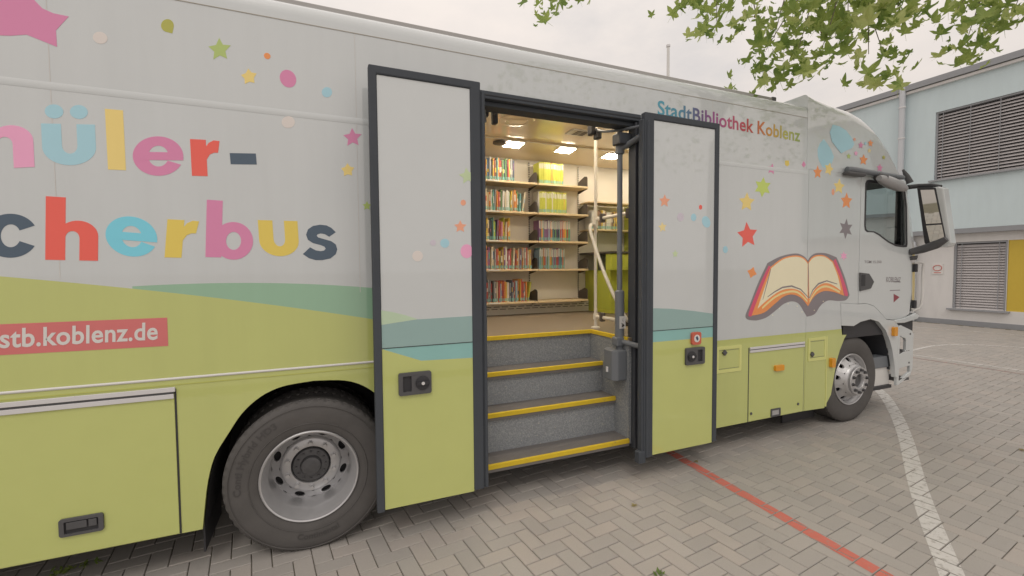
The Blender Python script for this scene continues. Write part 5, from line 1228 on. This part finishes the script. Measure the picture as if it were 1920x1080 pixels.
for key, As in knots.items():
    c_ = sum(As, Vector())/len(As)+Vector((0, -.1, .45))
    limb = catmull([hub_, hub_.lerp(c_, .35)+Vector((0, 0, .7)), hub_.lerp(c_, .7)+Vector((0, 0, .6)), c_], 8); br_.tube(limb, list(np.linspace(.10, .022, len(limb))), 8)
    for A in As: br_.tube(catmull([c_, c_.lerp(A, .5)+Vector((0, 0, .08)), A], 4), list(np.linspace(.018, .009, 9)), 6)
br_.build('branch', M['bark'], tree, smooth=60)
leaves = [l for l in leaves]
vis = []
for p, s_ in leaves:
    x, y, z = proj(p); vis.append((s_/z if (-30 < x < 1950 and y > -20) else 0))
big300 = set(sorted(range(len(leaves)), key=lambda i: -vis[i])[:300])
lv, lf = [], []
def leaf_rot(r_): return Matrix.Rotation(r_.uniform(0, 6.283), 3, 'Z') @ Matrix.Rotation(r_.gauss(math.pi/2+.55, .6), 3, 'X') @ Matrix.Rotation(r_.gauss(0, .5), 3, 'Z')
def add_joined(p, s_, me, rot):
    k = len(lv)
    for v in me.vertices: q = rot @ v.co; lv.append((p.x+q.x*s_, p.y+q.y*s_, p.z+q.z*s_))
    for f in me.polygons: lf.append(tuple(i+k for i in f.vertices))
for i, (p, s_) in enumerate(leaves):
    me = rl_.choice(LM); rot = leaf_rot(rl_)
    if i in big300:
        o = link('leaf', me, tree); o.matrix_basis = Matrix.Translation(p) @ rot.to_4x4() @ Matrix.Scale(s_, 4)
    else: add_joined(p, s_, me, rot)
# the rest of the crown above and beside the view
for k in range(2600):
    p = Vector((rl_.uniform(3.0, 15), rl_.uniform(-10, 1), 0)); d = (p-Vector((9, -4.8, 0))).length/6
    if d > 1: continue
    p.z = 5.2+rl_.random()*3.8*(1-d*d)
    x, y, z = proj(p)
    if z > .2 and y > -60 and -60 < x < 1980: continue
    add_joined(p, rl_.uniform(.07, .12), rl_.choice(LM), leaf_rot(rl_))
me = bpy.data.meshes.new('foliage'); me.from_pydata(lv, [], lf); me.materials.append(M['leaf']); o = link('foliage', me, tree); o['kind'] = 'stuff'
for k in range(7):
    x, y, d_ = rl_.choice([(1500, 92, 4.7), (1668, 40, 4.8), (1835, 52, 4.6), (1560, 60, 4.9), (1420, 20, 4.8), (1880, 12, 4.8)]); p = PD(x+rl_.uniform(-20, 20), y+rl_.uniform(-12, 12), d_)
    MB().lathe([(.0005, -.018), (.012, -.013), (.018, 0), (.012, .013), (.0005, .018)], p, 10, axis='z').build('seed_ball', mat('seed_ball', (.16, .10, .05), .9), tree, smooth=60)

def far_tree(x, y, h, rad, label, seed):
    r_ = random.Random(seed); e = empty('broadleaf_tree', (x, y, 0)); tag(e, label, 'tree')
    MB().tube(catmull([(x, y, -.05), (x+.1, y, h*.4), (x, y+.1, h*.8)], 5), list(np.linspace(.28, .08, 11)), 10).build('trunk', M['bark'], e, smooth=60)
    b = MB(); cl = []
    for k in range(34):
        t = Vector((r_.gauss(0, 1), r_.gauss(0, 1), r_.gauss(0, 1))).normalized()*r_.uniform(.3, 1)**.5; c_ = Vector((x+t.x*rad, y+t.y*rad, h-rad*.9+t.z*rad*.9)); cl.append(c_)
        b.tube([Vector((x, y, h*.55)), c_], [.05, .015], 5)
    b.build('branch', M['bark'], e, smooth=60); v = []; f = []
    for c_ in cl:
        for k in range(260):
            p = c_+Vector((r_.gauss(0, .42), r_.gauss(0, .42), r_.gauss(0, .32))); n_ = Vector((r_.gauss(0, 1), r_.gauss(0, 1), r_.gauss(.6, 1))).normalized(); a = n_.orthogonal().normalized(); a.rotate(Matrix.Rotation(r_.random()*6.28, 3, n_)); bb = n_.cross(a); s_ = r_.uniform(.07, .13); i = len(v)
            v += [p-a*s_, p-bb*s_*.55, p+a*s_, p+bb*s_*.55]; f.append((i, i+1, i+2, i+3))
    me = bpy.data.meshes.new('crown'); me.from_pydata([tuple(q) for q in v], [], f); me.materials.append(M['leaf_far']); o = link('crown', me, e); o['kind'] = 'stuff'
far_tree(33, 4.2, 12.6, 2.8, 'green tree showing above the roof of the school building', 11)

# ================================================================== SMALL THINGS ON THE PAVING
for k, (x, y, lab, s_) in enumerate(((1190, 947, 'curled dry leaf lying on the paving below the open doorway', .035), (1306, 863, 'small dry leaf lying beside the red line at the right door', .03), (1914, 842, 'orange brown leaf lying on the paving at the right edge', .04))):
    p = PZ(x, y, 0.012); o = link('fallen_leaf', leaf_mesh(20+k, M['leaf_dry'])); o.matrix_basis = Matrix.Translation(p) @ Matrix.Rotation(k*1.7, 4, 'Z') @ Matrix.Rotation(.25, 4, 'X') @ Matrix.Scale(s_, 4)
    tag(o, lab, 'leaf')
def weed(x, y, n, label, sp=.06):
    p = PZ(x, y, 0); mb = MB(); r_ = random.Random(int(x))
    for k in range(n):
        a = r_.uniform(0, 6.28); L_ = r_.uniform(.02, .05); b = Vector((p.x+r_.gauss(0, sp), p.y+r_.gauss(0, sp*.3), -.004)); d = Vector((math.cos(a), math.sin(a), r_.uniform(.3, 1.0))).normalized(); s_ = d.cross(Vector((0, 0, 1))).normalized()*L_*.25
        mb.add([b, b+d*L_*.5+s_, b+d*L_, b+d*L_*.5-s_], [(0, 1, 2, 3)])
    o = mb.build('weed', M['leaf']); tag(o, label, 'weed'); return o
weed(150, 1062, 26, 'low green weed growing in the paving joints below the luggage hatch')
weed(1236, 1077, 14, 'tiny weed in a paving joint at the bottom edge of the view', .02)
weed(113, 1076, 16, 'sparse moss-like weed at the bottom left corner of the paving', .03)
